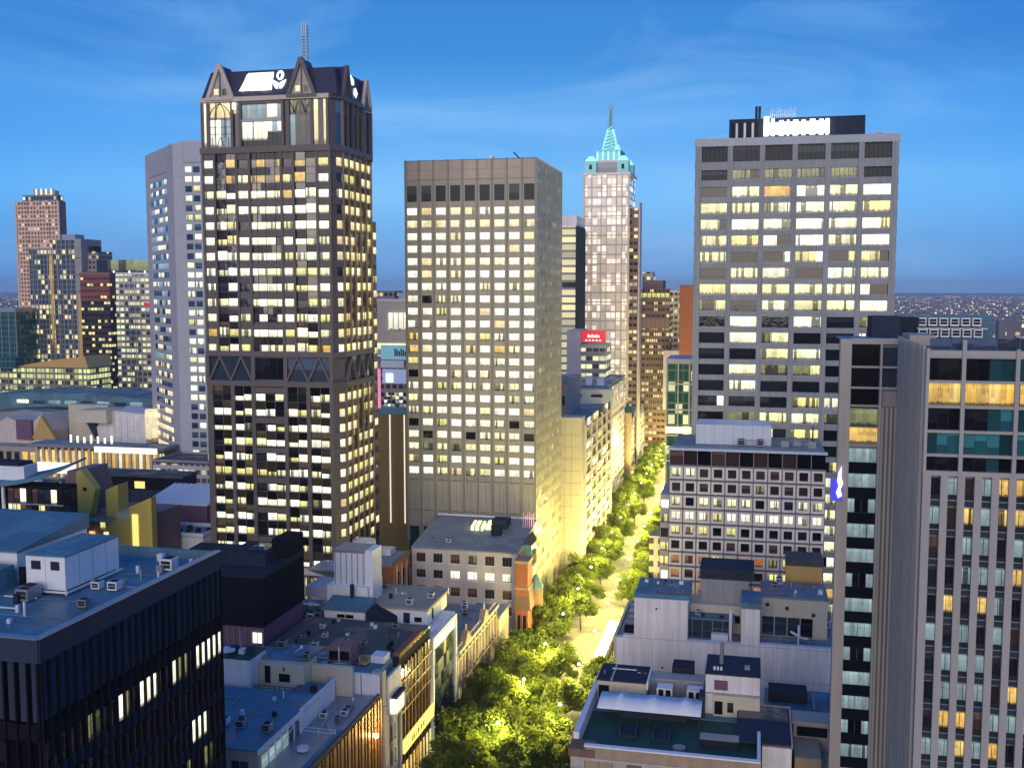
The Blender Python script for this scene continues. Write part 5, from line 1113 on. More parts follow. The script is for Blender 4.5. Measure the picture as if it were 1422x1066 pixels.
def left_cluster():
    t = T('apartment_tower', 'tan stone apartment tower with stepped lantern crown', 'tower', (-526, 707, 0))
    box(t, 'shaft', -544, -508, 700.5, 709, 0, 163, 'far_tan'); box(t, 'side', -508, -507.4, 700.6, 709, 0, 164, 'render_mauve')
    for k in range(5): box(t, 'pier', -544.6+k*9.1, -543.2+k*9.1, 699.9, 700.6, 0, 163.6, 'far_tan' if k in (1, 2, 3) else 'stone_cream')
    box(t, 'crown', -539, -509, 702, 708.5, 163, 168.6, 'far_glass'); box(t, 'crown_cap', -530, -512, 703, 708, 168.6, 172, 'stone_cream')
    for k in range(9): box(t, 'crown_fin', -530+k*2.1, -529.4+k*2.1, 702.5, 703, 168.6, 173.2, 'strip_cream' if k % 2 else 'stone_cream')
    for z in (163, 150, 136): box(t, 'ledge', -544.9, -507.6, 699.7, 700.4, z, z+.7, 'stone_cream')
    t = T('glass_tower', 'stepped blue glass apartment tower with a yellow lit stair strip', 'tower', (-456, 630, 0))
    box(t, 'shaft', -473, -456, 620, 640, 0, 125.4, 'far_glass'); box(t, 'shaft', -455.9, -438, 621, 642, 0, 131, 'far_glass'); box(t, 'stair_strip', -457.4, -455.8, 619.5, 620.6, 55, 121, 'lit_amber'); box(t, 'roof_plant', -452, -442, 626, 636, 131, 135, 'metal_grey')
    for k in range(7): box(t, 'fin', -472.8+k*2.8, -472.4+k*2.8, 619.5, 620, 20, 125.6, 'metal_grey')
    for k in range(6): box(t, 'fin', -455.4+k*3.3, -454.9+k*3.3, 620.4, 621, 20, 131.2, 'metal_grey')
    t = T('slab_tower', 'narrow blind grey slab tower beside the stepped glass tower', 'tower', (-432, 630, 0))
    box(t, 'blind_slab', -437, -432, 618, 640, 0, 131.6, 'concrete_grey'); box(t, 'rear_shaft', -432, -424, 624, 640, 0, 123.5, 'far_mixed'); box(t, 'roof_plant', -433, -428, 626, 634, 123.5, 127, 'metal_charcoal')
    for k in range(10): box(t, 'cladding_joint', -437.02, -431.95, 617.96, 618, 20+k*11, 20.3+k*11, 'metal_charcoal')
    t = T('office_block', 'black office block with red-brown top floors and yellow lit rows', 'tower', (-383, 568, 0))
    box(t, 'lower_shaft', -392.8, -373.4, 560, 566, 0, 92, 'far_black'); box(t, 'upper_shaft', -393, -373.2, 559.8, 566, 92, 107.6, 'far_redtop'); box(t, 'parapet', -393.2, -373, 559.6, 566, 107.6, 108.8, 'render_mauve'); box(t, 'side_strip', -395.5, -392.9, 561, 580, 0, 96, 'gold_panel')
    t = T('office_block', 'pale office block with banded lit floors and a green rooftop box', 'tower', (-386, 610, 0))
    box(t, 'shaft', -400.6, -371.6, 600, 626, 0, 108, 'far_pale'); box(t, 'parapet', -400.9, -371.4, 599.7, 626, 108, 109.2, 'concrete_white'); box(t, 'rooftop_box', -405, -383, 606, 622, 109.2, 117.4, 'lit_dim'); box(t, 'rooftop_side', -413, -405, 606, 622, 80, 117.4, 'metal_navy')
    for k in range(9): box(t, 'column', -400.6+k*3.6, -400.1+k*3.6, 599.6, 600, 20, 108, 'concrete_white')
    box(t, 'red_sign', -376, -371.8, 599.3, 599.7, 88.5, 90.5, 'sign_red')
    for k in range(3): cyl(t, 'beacon', -398+k*11, 602, 109.2, 110.2, .5, 'beacon', n=8)
    t = T('glass_block', 'teal glass block with pale mullions at the foot of the tan tower', 'building', (-490, 610, 0))
    box(t, 'shaft', -530, -469.5, 600, 620, 0, 84, 'far_teal'); box(t, 'roof_edge', -530, -469.2, 599.6, 620, 84, 86.4, 'metal_grey')
    for k in range(12): box(t, 'mullion', -530+k*5.5, -529.5+k*5.5, 599.5, 600, 20, 84, 'metal_grey')
    t = T('station_building', 'long low building with glowing green-yellow glass under a wedge roof', 'building', (-406, 546, 0))
    box(t, 'glazed_hall', -452, -372, 536, 556, 0, 54, 'far_lowlit'); elev(t, 'wedge_roof', [(-418, 54.2), (-371, 54.2), (-373, 61), (-400, 57.6)], 533, 557, 'gold_panel'); box(t, 'glass_box', -452, -418, 532, 540, 53, 59.5, 'far_teal')
    for k in range(13): box(t, 'column', -451+k*6.2, -450.4+k*6.2, 535.5, 536, 12, 54, 'metal_grey')
    for r in range(4): box(t, 'floor_edge', -452, -372, 535.3, 535.9, 38+r*4.2, 38.5+r*4.2, 'concrete_warm')
    t = T('swept_roof_hall', 'hall with a long swept blue-grey metal roof and pale clerestory', 'building', (-355, 512, 0))
    elev(t, 'swept_roof', [(-418, 35.3), (-304, 37), (-304, 40.6), (-337, 43.4), (-381, 43.7), (-418, 40.6)], 497, 530, 'roof_blue'); box(t, 'hall', -414, -308, 504, 528, 0, 37, 'concrete_blue'); elev(t, 'lower_roof', [(-418, 27.3), (-320, 29), (-325, 33.5), (-372, 35.3), (-418, 32.6)], 484, 503, 'metal_grey'); box(t, 'lower_hall', -416, -324, 490, 503, 0, 28, 'concrete_blue')
    for k in range(8): box(t, 'clerestory', -390+k*9.8, -383+k*9.8, 496.6, 497, 37.6, 39.6, pick(('lit_sky', 2), ('glass_blue', 1), ('lit_white', 1)))
    for k in range(9): beam(t, 'roof_seam', (-410+k*12.4, 496.8, 41.6), (-410+k*12.4, 529, 43.9), .4, 'metal_grey')
    t = T('gabled_gallery', 'gallery with golden lit triangular gables and purple screen', 'building', (-360, 470, 0))
    elev(t, 'gable_hall', [(-378, 20), (-346, 20), (-346, 28), (-352, 36), (-360, 30), (-372, 34), (-378, 31)], 466, 490, 'stone_cream'); elev(t, 'golden_gable', [(-356.5, 24), (-343, 24), (-351, 35.5)], 464, 466, 'gold_panel'); box(t, 'screen', -366, -357, 464.5, 466, 23, 33, 'wall_purple'); box(t, 'lower_hall', -395, -343, 455, 480, 0, 21, 'concrete_warm')
    for k in range(10): box(t, 'lit_window', -392+k*4.6, -389.4+k*4.6, 454.7, 455, 13, 18.5, pick(('lit_amber', 2), ('lit_yellow', 1), ('glass_dark', 2)))
    t = T('curved_wall_museum', 'museum with a leaning pale tiled wall and overhanging lit box', 'building', (-308, 470, 0))
    elev(t, 'leaning_wall', [(-320, 19), (-294, 19), (-297, 26), (-291, 37), (-316, 39), (-322, 30)], 468, 488, 'concrete_white'); elev(t, 'lit_overhang', [(-331, 33), (-313, 33), (-313, 39.5), (-329, 39)], 463, 478, 'render_cream'); elev(t, 'shadow_wedge', [(-329, 33), (-321, 33), (-318, 19), (-321, 19)], 469, 480, 'metal_navy')
    box(t, 'base', -335, -286, 470, 495, 0, 19.4, 'concrete_grey'); box(t, 'yellow_wall', -345, -322, 478, 484, 15, 40, 'render_cream'); box(t, 'lit_gap', -293.5, -289, 466, 470, 24, 40, 'lit_cream')
    for r in range(6):
        for c in range(7): box(t, 'wall_tile', -318.5+c*3.5, -315.2+c*3.5, 467.8, 468.02, 20+r*2.8, 22.6+r*2.8, 'concrete_white')
    t = T('lit_arcade', 'long low arcade with glowing columns in front of the museum', 'building', (-295, 432, 0))
    box(t, 'body', -330, -262, 431, 440, 0, 26, 'brick_brown'); box(t, 'roof', -331, -261, 428, 441, 26, 27.4, 'roof_grey')
    for k in range(19): box(t, 'column', -328+k*3.5, -327+k*3.5, 428.6, 429.4, 0, 26, 'stone_cream'); box(t, 'arch_light', -326.8+k*3.5, -324.7+k*3.5, 429.6, 430, 9, 24.5, 'lit_amber' if k % 3 else 'lit_cream')
    box(t, 'lit_fascia', -296, -264, 427.6, 428, 24.6, 27.2, 'strip_cream'); box(t, 'lit_fascia', -326, -306, 427.4, 427.8, 14, 19, 'strip_cream')
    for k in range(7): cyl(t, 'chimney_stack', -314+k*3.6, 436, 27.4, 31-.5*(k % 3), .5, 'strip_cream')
    t = T('warehouse', 'dark navy flat-roofed warehouse with one lit doorway', 'building', (-220, 345, 0))
    box(t, 'body', -242, -200, 340, 350, 0, 31.6, 'metal_navy'); box(t, 'roof', -242.4, -199.6, 339.6, 350, 31.6, 32.6, 'roof_dark'); box(t, 'front_band', -242, -200, 339.8, 340, 27, 31.4, 'metal_black'); box(t, 'lit_doorway', -219, -215, 339.6, 339.8, 27.5, 30, 'shop_amber')
    for k in range(9): box(t, 'bay_joint', -240+k*4.6, -239.6+k*4.6, 339.6, 339.8, 10, 26, 'metal_charcoal')
    t = T('postmodern_house', 'yellow and mauve house with notched towers and bright yellow slot', 'house', (-184, 276, 0))
    elev(t, 'mauve_tower', [(-198, 0), (-189, 0), (-189, 40), (-191, 47), (-196, 46.6), (-198, 40)], 270, 282, 'render_mauve'); elev(t, 'yellow_shard', [(-192, 34), (-187, 34), (-185, 42), (-189.5, 47.6), (-191, 47)], 267, 270, 'render_yellow'); elev(t, 'yellow_shard', [(-181.6, 34), (-177.6, 34), (-177.6, 43.8), (-181.6, 42)], 267, 272, 'render_yellow')
    box(t, 'body', -189, -168, 271, 284, 0, 35, 'render_mauve'); box(t, 'yellow_block', -177.5, -168.5, 266, 271, 0, 36, 'render_cream'); elev(t, 'yellow_wing', [(-172.6, 20), (-165.5, 20), (-165.5, 41), (-172.6, 38)], 264.5, 267, 'render_yellow'); box(t, 'bright_slot', -171.6, -169.8, 264.2, 264.5, 22, 36, 'sign_yellow'); box(t, 'yellow_gable', -180, -171.6, 265.4, 266, 20, 34, 'render_yellow')
    for k in range(4): box(t, 'window', -194+k*4.6, -192.2+k*4.6, 265.8 if k == 9 else 269.7, 270, 24, 29, pick(('lit_amber', 2), ('lit_yellow', 2), ('glass_dark', 1))); box(t, 'window', -186.4+k*3.4, -184.8+k*3.4, 270.7, 271, 29.5, 32, pick(('lit_yellow', 2), ('glass_dark', 1)))
    box(t, 'terrace_slab', -188.8, -178, 265, 271, 33, 33.8, 'concrete_warm'); rail(t, -188, -178.5, 265.2, 265.2, 33.8, 1.2, 'metal_charcoal'); box(t, 'slit', -195.4, -194.4, 269.8, 270, 33, 39, 'metal_black'); box(t, 'porthole', -188.8, -187.8, 266.8, 267, 41.5, 42.5, 'metal_black')
    t = T('curved_roof_house', 'house with an upturned curved blue roof over a dark glazed corner', 'house', (-178, 236, 0))
    v = []; 
    for i in range(13):
        x = -206+i*3.2; z = 50.2+.0062*(max(0, x+190))**2*1.6
        v += [(x, 228.5, z), (x, 238.5, z+1.4)]
    rf = mesh(t, 'curved_roof', v, [(2*i, 2*i+2, 2*i+3, 2*i+1) for i in range(12)], 'roof_blue', True); md = rf.modifiers.new('thick', 'SOLIDIFY'); md.thickness = .5
    box(t, 'roof_box', -200, -181, 232, 237, 51, 54.6, 'metal_white'); box(t, 'roof_box_top', -200.4, -182.5, 232, 237.5, 54.6, 55.4, 'metal_charcoal'); box(t, 'body', -206, -169, 231, 236.4, 0, 50, 'metal_black')
    for r in range(3):
        for k in range(9): box(t, 'corner_pane', -185+k*1.78, -183.5+k*1.78, 230.8, 231, 37.6+r*4, 41.2+r*4, pick(('glass_dark', 4), ('lit_yellow', 1.2), ('lit_white', .6), ('glass_brown', 2)))
        box(t, 'corner_rail', -185, -169, 230.6, 230.8, 37.2+r*4, 37.5+r*4, 'metal_grey')
    for x in (-188.2, -186): box(t, 'white_post', x, x+.6, 229.6, 230.2, 36, 50, 'metal_white')
    for r in range(3):
        for k in range(2): box(t, 'side_pane', -169, -168.9, 231.3+k*2.6, 233.6+k*2.6, 37.6+r*4, 41.2+r*4, pick(('glass_dark', 4), ('lit_yellow', 1.4), ('glass_brown', 2)))
    box(t, 'balcony', -196, -186.5, 227.5, 230.6, 38, 38.4, 'concrete_grey'); rail(t, -196, -186.5, 227.6, 227.6, 38.4, 1.2, 'metal_white')
    t = T('white_roofed_shop', 'small building with ribbed white roof and purple side wall', 'building', (-178, 306, 0))
    prism(t, 'ribbed_roof', [(-190, 300), (-168, 300), (-168, 318), (-190, 318)], 31.2, [31.6, 31.8, 34.6, 34.4], 'metal_white'); box(t, 'body', -189.6, -178.2, 300.6, 317, 0, 31.2, 'concrete_blue'); box(t, 'purple_wall', -178, -168.4, 300.3, 317, 0, 31.2, 'wall_purple'); box(t, 'lit_window', -180.4, -177.6, 300, 300.3, 24.4, 27, 'lit_cream'); box(t, 'door', -184.4, -182.6, 300.4, 300.6, 23.5, 27.5, 'glass_black')
    for k in range(12): beam(t, 'roof_rib', (-189.6+k*1.95, 299.9, 31.75), (-189.6+k*1.95, 318, 34.65), .18, 'render_white')
    t = T('roof_garden_block', 'white parapeted block with cluttered planted roof terrace', 'building', (-172, 288, 0))
    box(t, 'body', -184, -161, 284.5, 298, 0, 25, 'render_white'); box(t, 'roof', -183.5, -161.5, 285, 297.5, 25, 25.2, 'roof_grey'); parapet(t, -184, -161, 284.5, 298, 25.21, 1.1, .4, 'render_white')
    for k in range(9): box(t, 'planter', -181+k*2.1, -180+k*2.1, 287+(k % 3)*2.5, 288.4+(k % 3)*2.5, 25.2, 26.2+.4*(k % 2), 'metal_charcoal')
left_cluster()
def centre_back():
    t = T('gold_clad_block', 'blank gold-brown clad block with two white light strips', 'building', (-115, 338, 0))
    box(t, 'body', -127, -103.5, 330, 350, 0, 58.3, 'gold_panel')
    for x in (-117.6, -112.6): box(t, 'light_strip', x-.16, x+.16, 329.8, 330, 22, 58.2, 'strip_cream')
    for k in range(9): box(t, 'panel_joint', -127, -103.5, 329.94, 330.02, 20+k*4.3, 20.07+k*4.3, 'bronze_dark')
    t = T('billboard_block', 'block plastered with pink, blue and violet advertising screens', 'building', (-148, 425, 0))
    box(t, 'body', -166, -138, 420, 440, 0, 70, 'far_mixed'); box(t, 'screen', -152.5, -142, 419.2, 419.6, 60, 66, 'poster_blue'); box(t, 'screen', -153, -142, 419.1, 419.5, 70, 76, 'poster_teal'); box(t, 'screen', -156.5, -153.4, 419.2, 419.6, 47, 66, 'poster_pink'); box(t, 'lit_panel', -150.8, -147.8, 418.8, 419.1, 60.6, 64.2, 'sign_ice')
    box(t, 'screen', -153.2, -143, 419.2, 419.6, 66.6, 69.6, 'metal_white'); box(t, 'red_light', -156, -154.6, 418.8, 419.1, 50, 54, 'red_light')
    for k in range(6): box(t, 'screen_mark', -147+k*.9, -146.4+k*.9, 418.9, 419.05, 71.5, 74.6-.5*(k % 3), 'metal_navy')
    for r in range(6):
        for c in range(6): box(t, 'lit_window', -152+c*1.7, -150.8+c*1.7, 419.6, 419.95, 47+r*1.6, 48.1+r*1.6, pick(('lit_sky', 2), ('lit_white', 1), ('glass_blue', 2)))
    t = T('pale_civic_block', 'pale classical block with big framed window behind the billboards', 'building', (-200, 560, 0))
    box(t, 'body', -218, -176, 560, 585, 0, 92, 'stone_cream'); box(t, 'cornice', -218.5, -175.5, 559.5, 585, 92, 93.6, 'concrete_white'); box(t, 'roof_box', -212, -198, 565, 580, 93.6, 98, 'far_mixed'); box(t, 'big_window', -200, -188, 559.5, 560, 76, 86, 'lit_white'); box(t, 'penthouse', -196, -184, 566, 578, 93.6, 97, 'concrete_blue')
    for k in range(5): box(t, 'window_bar', -200+k*3, -199.5+k*3, 559.2, 559.5, 76, 86, 'concrete_white')
    for r in range(4): box(t, 'lit_row', -216, -178, 559.6, 559.9, 44+r*7, 48+r*7, 'lit_room')
    t = T('cream_corner_block', 'cream stone corner block lit by the street lamps, stepped glazed side', 'building', (-64, 380, 0))
    box(t, 'blank_wall', -64, -56.0, 345, 352, 0, 57, 'render_cream'); [box(t, 'wall_joint', -64, -55.98, 344.95, 345.02, 3+k*4, 3.1+k*4, 'stone_tan') for k in range(13)]; [box(t, 'wall_joint', -61.6+k*2.2, -61.5+k*2.2, 344.94, 345.02, 0, 57, 'stone_tan') for k in range(2)]; clutter(t, -83, -58, 354, 370, 54, 20, 30); box(t, 'body', -84, -56.4, 352.1, 416, 0, 53.6, 'render_cream'); box(t, 'roof', -84, -56.2, 352, 416, 53.6, 54.0, 'roof_blue'); RF = RIGHT(-56.2, 352.1)
    for r in range(13):
        fb(t, 'band', RF, 0, 63.8, -.2, .5, 3.2+r*4, 4.4+r*4, 'stone_cream')
        for c in range(10): fb(t, 'window', RF, .6+c*6.4, 6.2+c*6.4, -.1, .1, 4.4+r*4, 7.1+r*4, pick(('glass_brown', 3), ('lit_yellow', 2), ('lit_white', 1.6), ('louvre_dark', 2)))
    for c in range(6): fb(t, 'pier', RF, c*12.8-.5, c*12.8+.5, -.2, .8, 0, 53.8, 'stone_cream')
    box(t, 'upper_block', -86, -66, 372, 404, 54, 66, 'concrete_warm'); box(t, 'upper_roof', -86.4, -65.6, 371.6, 404, 66, 66.6, 'roof_grey')
    for k in range(6): box(t, 'teal_window', -78+k*2, -76.4+k*2, 371.7, 372, 58, 61.4, 'glass_teal')
    box(t, 'roof_sign', -76, -70, 371.6, 371.7, 63, 65, 'metal_white')
    t = T('light_blue_block', 'light blue rendered block with white rooftop railings down the street', 'building', (-72, 470, 0))
    box(t, 'body', -92, -63, 455, 520, 0, 55.5, 'far_white'); box(t, 'blue_wall', -80, -60.4, 450, 455, 0, 56.5, 'poster_blue' if False else 'concrete_blue'); box(t, 'blue_roof', -92, -62.6, 450.2, 520, 56.6, 57.2, 'roof_blue'); box(t, 'low_wing', -72, -60.2, 436, 449.8, 0, 41, 'far_mixed2'); box(t, 'low_wing_roof', -72.2, -60, 435.8, 449.8, 41, 41.4, 'roof_blue')
    rail(t, -80, -61, 451, 451, 57.2, 1.8, 'metal_white', 3)
    for k in range(3): box(t, 'roof_box', -78+k*5, -75+k*5, 460, 465, 57.2, 60+k % 2, 'metal_white')
    for x in (-78, -69): box(t, 'wall_slot', x, x+5, 449.8, 450, 53, 54.2, 'metal_charcoal')
    t = T('stone_turret', 'round stone turret with a green cone cap on the left street line', 'turret', (-62, 524, 0))
    cyl(t, 'shaft', -62.0, 524, 0, 38, 2.2, 'stone_tan'); cyl(t, 'cap', -62.0, 524, 38, 43, 2.4, 'roof_green', .3)
    for k in range(6):
        y0 = 527+k*28; h = 26+3*((k*5) % 3)
        t = T('street_house', 'old gabled street house with lit windows on the left beyond the turret', 'house', (-74, y0+13, 0), 'gabled houses along the far left pavement')
        box(t, 'body', -86, -62.5-.3*(k % 2), y0, y0+27.5, 0, h, ('far_mixed2', 'far_mixed', 'far_white')[k % 3]); gable(t, 'roof', -86, -62.3, y0+.3, y0+27, h, h+6, 'roof_grey', 'x'); box(t, 'chimney', -72, -70.5, y0+3, y0+4.5, h, h+5, 'brick_red')
        box(t, 'shop_window', -62.4, -62.2, y0+1, y0+26, .4, 4.0, 'shop_glow')
    t = T('banded_tower', 'slim tower of glowing cream floors beside the bronze tower', 'tower', (-95, 530, 0))
    box(t, 'shaft', -112, -87.8, 520, 545, 0, 130, 'far_stripe'); box(t, 'cap', -112.4, -87.4, 519.6, 545, 130, 135, 'concrete_white'); box(t, 'edge', -87.8, -86.9, 519.4, 545, 0, 130, 'metal_navy')
    t = T('red_sign_block', 'mauve block with a red illuminated sign band over lit floors', 'building', (-78, 490, 0))
    box(t, 'mauve_slab', -85, -78.5, 480, 500, 0, 80.4, 'concrete_pale'); box(t, 'body', -78.4, -67.2, 481, 500, 0, 74, 'far_pale'); box(t, 'sign_band', -78.2, -67.4, 480.3, 481, 75, 80.4, 'sign_red'); [box(t, 'sign_text', -75.4+k*.95, -74.7+k*.95, 480, 480.3, 77.2, 78.6-.4*(k % 2), 'strip_cream') for k in range(6)]; [box(t, 'sign_text', -76.4+k*1.6, -75.6+k*1.6, 480, 480.3, 75.6, 76.2, 'strip_cream') for k in range(5)]
    for r in range(7): box(t, 'floor_band', -78.4, -67.0, 480.6, 481, 44+r*4.2, 45.6+r*4.2, 'concrete_warm')
    t = T('spire_tower', 'tall pink granite tower with turquoise stepped crown and needle spire', 'tower', (-78, 575, 0))
    X0, X1, Y0, Y1 = -90.8, -66.2, 560.0, 590.0
    box(t, 'shaft', X0+.5, X1-.5, Y0+.5, Y1, 0, 158.6, 'far_pink'); box(t, 'side_wing', X1-.4, -61.6, 566, 574, 0, 141.5, 'far_brown'); box(t, 'wing_fin', -62.0, -61.2, 565.4, 574, 0, 144.5, 'concrete_pale')
    for x, w in ((X0, 1.0), (X0+4.2, .5), (X0+9.4, .35), (X0+12.4, .35), (X0+17.4, .5), (X1-4.2, .5), (X1-1, 1.0)): box(t, 'pier', x, x+w, Y0-.2, Y0+.6, 0, 159.4, 'stone_cream')
    for k in range(23): box(t, 'floor_band', X0+.2, X1-.2, Y0+.1, Y0+.5, 152-k*5, 152.5-k*5, 'concrete_pale')
    for z in (159.2,): box(t, 'cornice', X0-.4, X1+.4, Y0-.5, Y1, z-.6, z+.6, 'concrete_white')
    box(t, 'crown_stage', X0+3, X1-3, Y0+3, Y1-3, 159.8, 166.6, 'concrete_white')
    for x in (X0+.8, X1-6.8):
        for y in (Y0+.4, Y1-7):
            q = box(t, 'crown_pavilion', x, x+6, y, y+6, 159.8, 166.0, 'copper_green'); frus(t, 'pavilion_roof', (x, x+6, y, y+6), 166.0, (x+1.8, x+4.2, y+1.8, y+4.2), 168.6, 'crown_glow'); sub(q, 'pavilion_window', -.12, .12, -.52, -.5, -.2, .2, 'metal_navy')
    box(t, 'crown_glazing', X0+6.8, X1-6.8, Y0+2.6, Y0+3, 160.2, 165.4, 'glass_blue'); box(t, 'crown_stage', X0+6, X1-6, Y0+6, Y1-6, 166.6, 171.4, 'copper_green')
    for k in range(5): box(t, 'crown_column', X0+6.2+k*2.9, X0+7.0+k*2.9, Y0+5.6, Y0+6, 166.6, 171.4, 'crown_glow')
    box(t, 'crown_ledge', X0+5.4, X1-5.4, Y0+5.4, Y1-5.4, 171.4, 172.2, 'copper_green'); cyl(t, 'crown_dome', -74.2, 570, 172.2, 175.2, 2.2, 'crown_glow', .8)
    cx, cy = -78.5, 575
    for s in ((-1, -1), (1, -1), (1, 1), (-1, 1)):
        beam(t, 'spire_leg', (cx+s[0]*4.0, cy+s[1]*4.0, 172), (cx+s[0]*1.4, cy+s[1]*1.4, 184), .55, 'crown_glow'); beam(t, 'spire_leg', (cx+s[0]*1.4, cy+s[1]*1.4, 184), (cx+s[0]*.6, cy+s[1]*.6, 193), .4, 'copper_green')
    for k in range(7):
        z = 173+k*1.8; w = 4.0-2.6*(z-172)/12
        for a, b in (((-w, -w), (w, -w)), ((w, -w), (w, w)), ((-w, -w), (-w, w))): beam(t, 'spire_rung', (cx+a[0], cy+a[1], z), (cx+b[0], cy+b[1], z), .35, 'copper_green'); 
        beam(t, 'spire_brace', (cx-w, cy-w, z), (cx+w*.86, cy-w*.86, z+1.8), .25, 'crown_glow')
    frus(t, 'spire_core', (cx-2.6, cx+2.6, cy-2.6, cy+2.6), 172, (cx-.9, cx+.9, cy-.9, cy+.9), 184, 'copper_green')
    cyl(t, 'spire_mast', cx, cy, 184, 197.5, .5, 'metal_grey', .22, 8); cyl(t, 'spire_tip', cx, cy, 194.5, 196.4, .9, 'stone_cream', .9, 8)
    t = T('brown_office', 'brown stepped office block with lit top floor right of the spire tower', 'building', (-59, 630, 0))
    box(t, 'shaft', -68, -49.4, 620, 650, 0, 99, 'far_brown'); box(t, 'roof_plant', -66, -54, 626, 645, 99, 104, 'render_mauve'); box(t, 'roof_plant', -66, -60, 628, 640, 104, 109, 'far_mixed2'); box(t, 'lit_floor', -67.6, -49.8, 619.6, 620, 93.5, 96.6, 'lit_yellow')
    for k in range(8): box(t, 'pier', -68+k*2.6, -67.5+k*2.6, 619.3, 619.6, 30, 99.5, 'granite_dark')
    box(t, 'dark_band', -68, -49.4, 619.4, 619.9, 76, 82, 'render_mauve')
    t = T('white_banded_block', 'white banded office block between the brown office and brick slab', 'building', (-46, 640, 0))
    box(t, 'shaft', -49.2, -41, 630, 655, 0, 97, 'far_white'); box(t, 'parapet', -49.4, -40.8, 629.6, 655, 97, 98, 'concrete_white'); box(t, 'pale_panel', -52, -43, 610, 614, 30, 64, 'concrete_pale')
    t = T('brick_slab', 'plain reddish brick slab tower left of the concrete tower', 'tower', (-38, 620, 0))
    box(t, 'shaft', -43.2, -30, 610, 640, 0, 100.5, 'brick_red'); box(t, 'coping', -43.4, -29.8, 609.8, 640, 100.5, 101.4, 'brick_brown')
    for k in range(12): box(t, 'course', -43.22, -30, 609.95, 610, 20+k*6.6, 20.4+k*6.6, 'brick_brown')
    t = T('green_glass_block', 'green glass block with pale frames at the street corner', 'building', (-22, 340, 0))
    box(t, 'shaft', -27, -17, 330, 350, 0, 76.5, 'far_green'); box(t, 'parapet', -27.2, -16.8, 329.8, 350, 76.5, 78, 'concrete_pale')
    for z in (70, 62, 54, 46, 38): box(t, 'frame_beam', -27.2, -17, 329.6, 330, z, z+.5, 'concrete_pale')
    for x in (-27.1, -23.6, -20.2): box(t, 'frame_post', x, x+.4, 329.5, 330, 10, 77, 'concrete_pale')
    box(t, 'podium', -31, -17, 322, 329, 0, 24, 'far_mixed2'); box(t, 'bright_band', -27, -17.2, 329.2, 329.5, 55, 57, 'shop_glow'); box(t, 'bright_band', -27, -17.2, 329.2, 329.5, 48, 51, 'lit_yellow')
    t = T('amber_lit_front', 'narrow amber lit building closing the far end of the street', 'building', (-50, 760, 0))
    box(t, 'shaft', -60, -44, 760, 780, 0, 48, 'far_amber'); box(t, 'pale_gable', -56, -50, 740, 748, 0, 52, 'concrete_pale'); box(t, 'sign', -66, -61, 700, 702, 40, 56, 'shop_amber'); box(t, 'sign_mount', -67, -60.6, 702.2, 716, 0, 58, 'render_mauve')
    for k in range(7):
        x0 = -30+2*(k % 2); y0 = 356+k*42; h = 20+6*((k*3) % 4)
        t = T('corner_shop', 'plain flat-roofed shop with glowing window along the right pavement', 'shop', (-19, y0+20, 0), 'shops along the right pavement')
        box(t, 'body', x0, -8, y0, y0+40, 0, h, ('far_mixed', 'far_mixed2', 'far_white')[k % 3]); box(t, 'roof', x0-.2, -7.8, y0-.2, y0+40.2, h, h+.6, 'roof_grey'); box(t, 'shop_window', x0-.3, x0-.1, y0+2, y0+38, .4, 4.2, 'shop_glow')
centre_back()
def fillers():
    spots = [(-150, 470, 26, 24, 42), (-190, 440, 30, 26, 36), (-225, 400, 34, 22, 28), (-180, 380, 24, 20, 30), (-150, 520, 24, 24, 58), (-120, 460, 22, 26, 44), (-125, 560, 24, 24, 66), (-165, 600, 26, 26, 72), (-250, 560, 30, 30, 44), (-300, 600, 34, 30, 40),
             (-300, 520, 30, 22, 26), (-420, 500, 34, 26, 24), (-390, 440, 30, 26, 20), (-350, 400, 26, 24, 16), (-300, 380, 28, 24, 18), (-330, 340, 30, 24, 18), (-240, 300, 26, 22, 24), (-280, 290, 26, 22, 30), (-330, 290, 26, 22, 34),
             (-225, 265, 22, 20, 28), (-250, 235, 22, 20, 34), (-215, 205, 20, 18, 38), (-150, 250, 14, 18, 22), (-150, 300, 16, 18, 20), (-140, 340, 22, 20, 26), (-100, 400, 24, 26, 40), (-96, 440, 22, 24, 46), (-120, 620, 24, 24, 60), (-100, 680, 28, 24, 56),
             (50, 320, 30, 30, 60), (70, 420, 34, 30, 50), (40, 500, 34, 30, 44), (110, 480, 34, 34, 46), (120, 380, 30, 30, 54), (80, 600, 40, 34, 50), (150, 620, 40, 34, 52), (30, 640, 34, 34, 44), (180, 520, 36, 34, 50), (210, 700, 40, 40, 48), (0, 420, 24, 30, 40)]
    for i, (x, y, w, d, h) in enumerate(spots):
        m = ('far_mixed', 'far_mixed2', 'far_white', 'far_brown')[i % 4]
        cn = ('dark grey', 'buff', 'white', 'brown')[i % 4]; rn = ('blue', 'grey', 'black')[i % 3]
        t = T('city_block', f'{cn} low city block with flat {rn} roof, parapet and scattered lit windows', 'building', (x, y, 0), f'{cn} {rn}-roofed city blocks')
        box(t, 'body', x-w/2, x+w/2, y-d/2, y+d/2, 0, h, m); box(t, 'roof', x-w/2-.2, x+w/2+.2, y-d/2-.2, y+d/2+.2, h, h+.5, ('roof_blue', 'roof_grey', 'roof_dark')[i % 3])
        parapet(t, x-w/2-.2, x+w/2+.2, y-d/2-.2, y+d/2+.2, h+.51, .9, .4, 'concrete_grey')
        for k in range(3): a = x-w/3+rnd.random()*w*.6; b = y-d/3+rnd.random()*d*.5; box(t, 'roof_plant', a, a+3+rnd.random()*4, b, b+3, h+.5, h+2+rnd.random()*2, ('metal_white', 'metal_grey', 'concrete_grey')[k])
fillers()

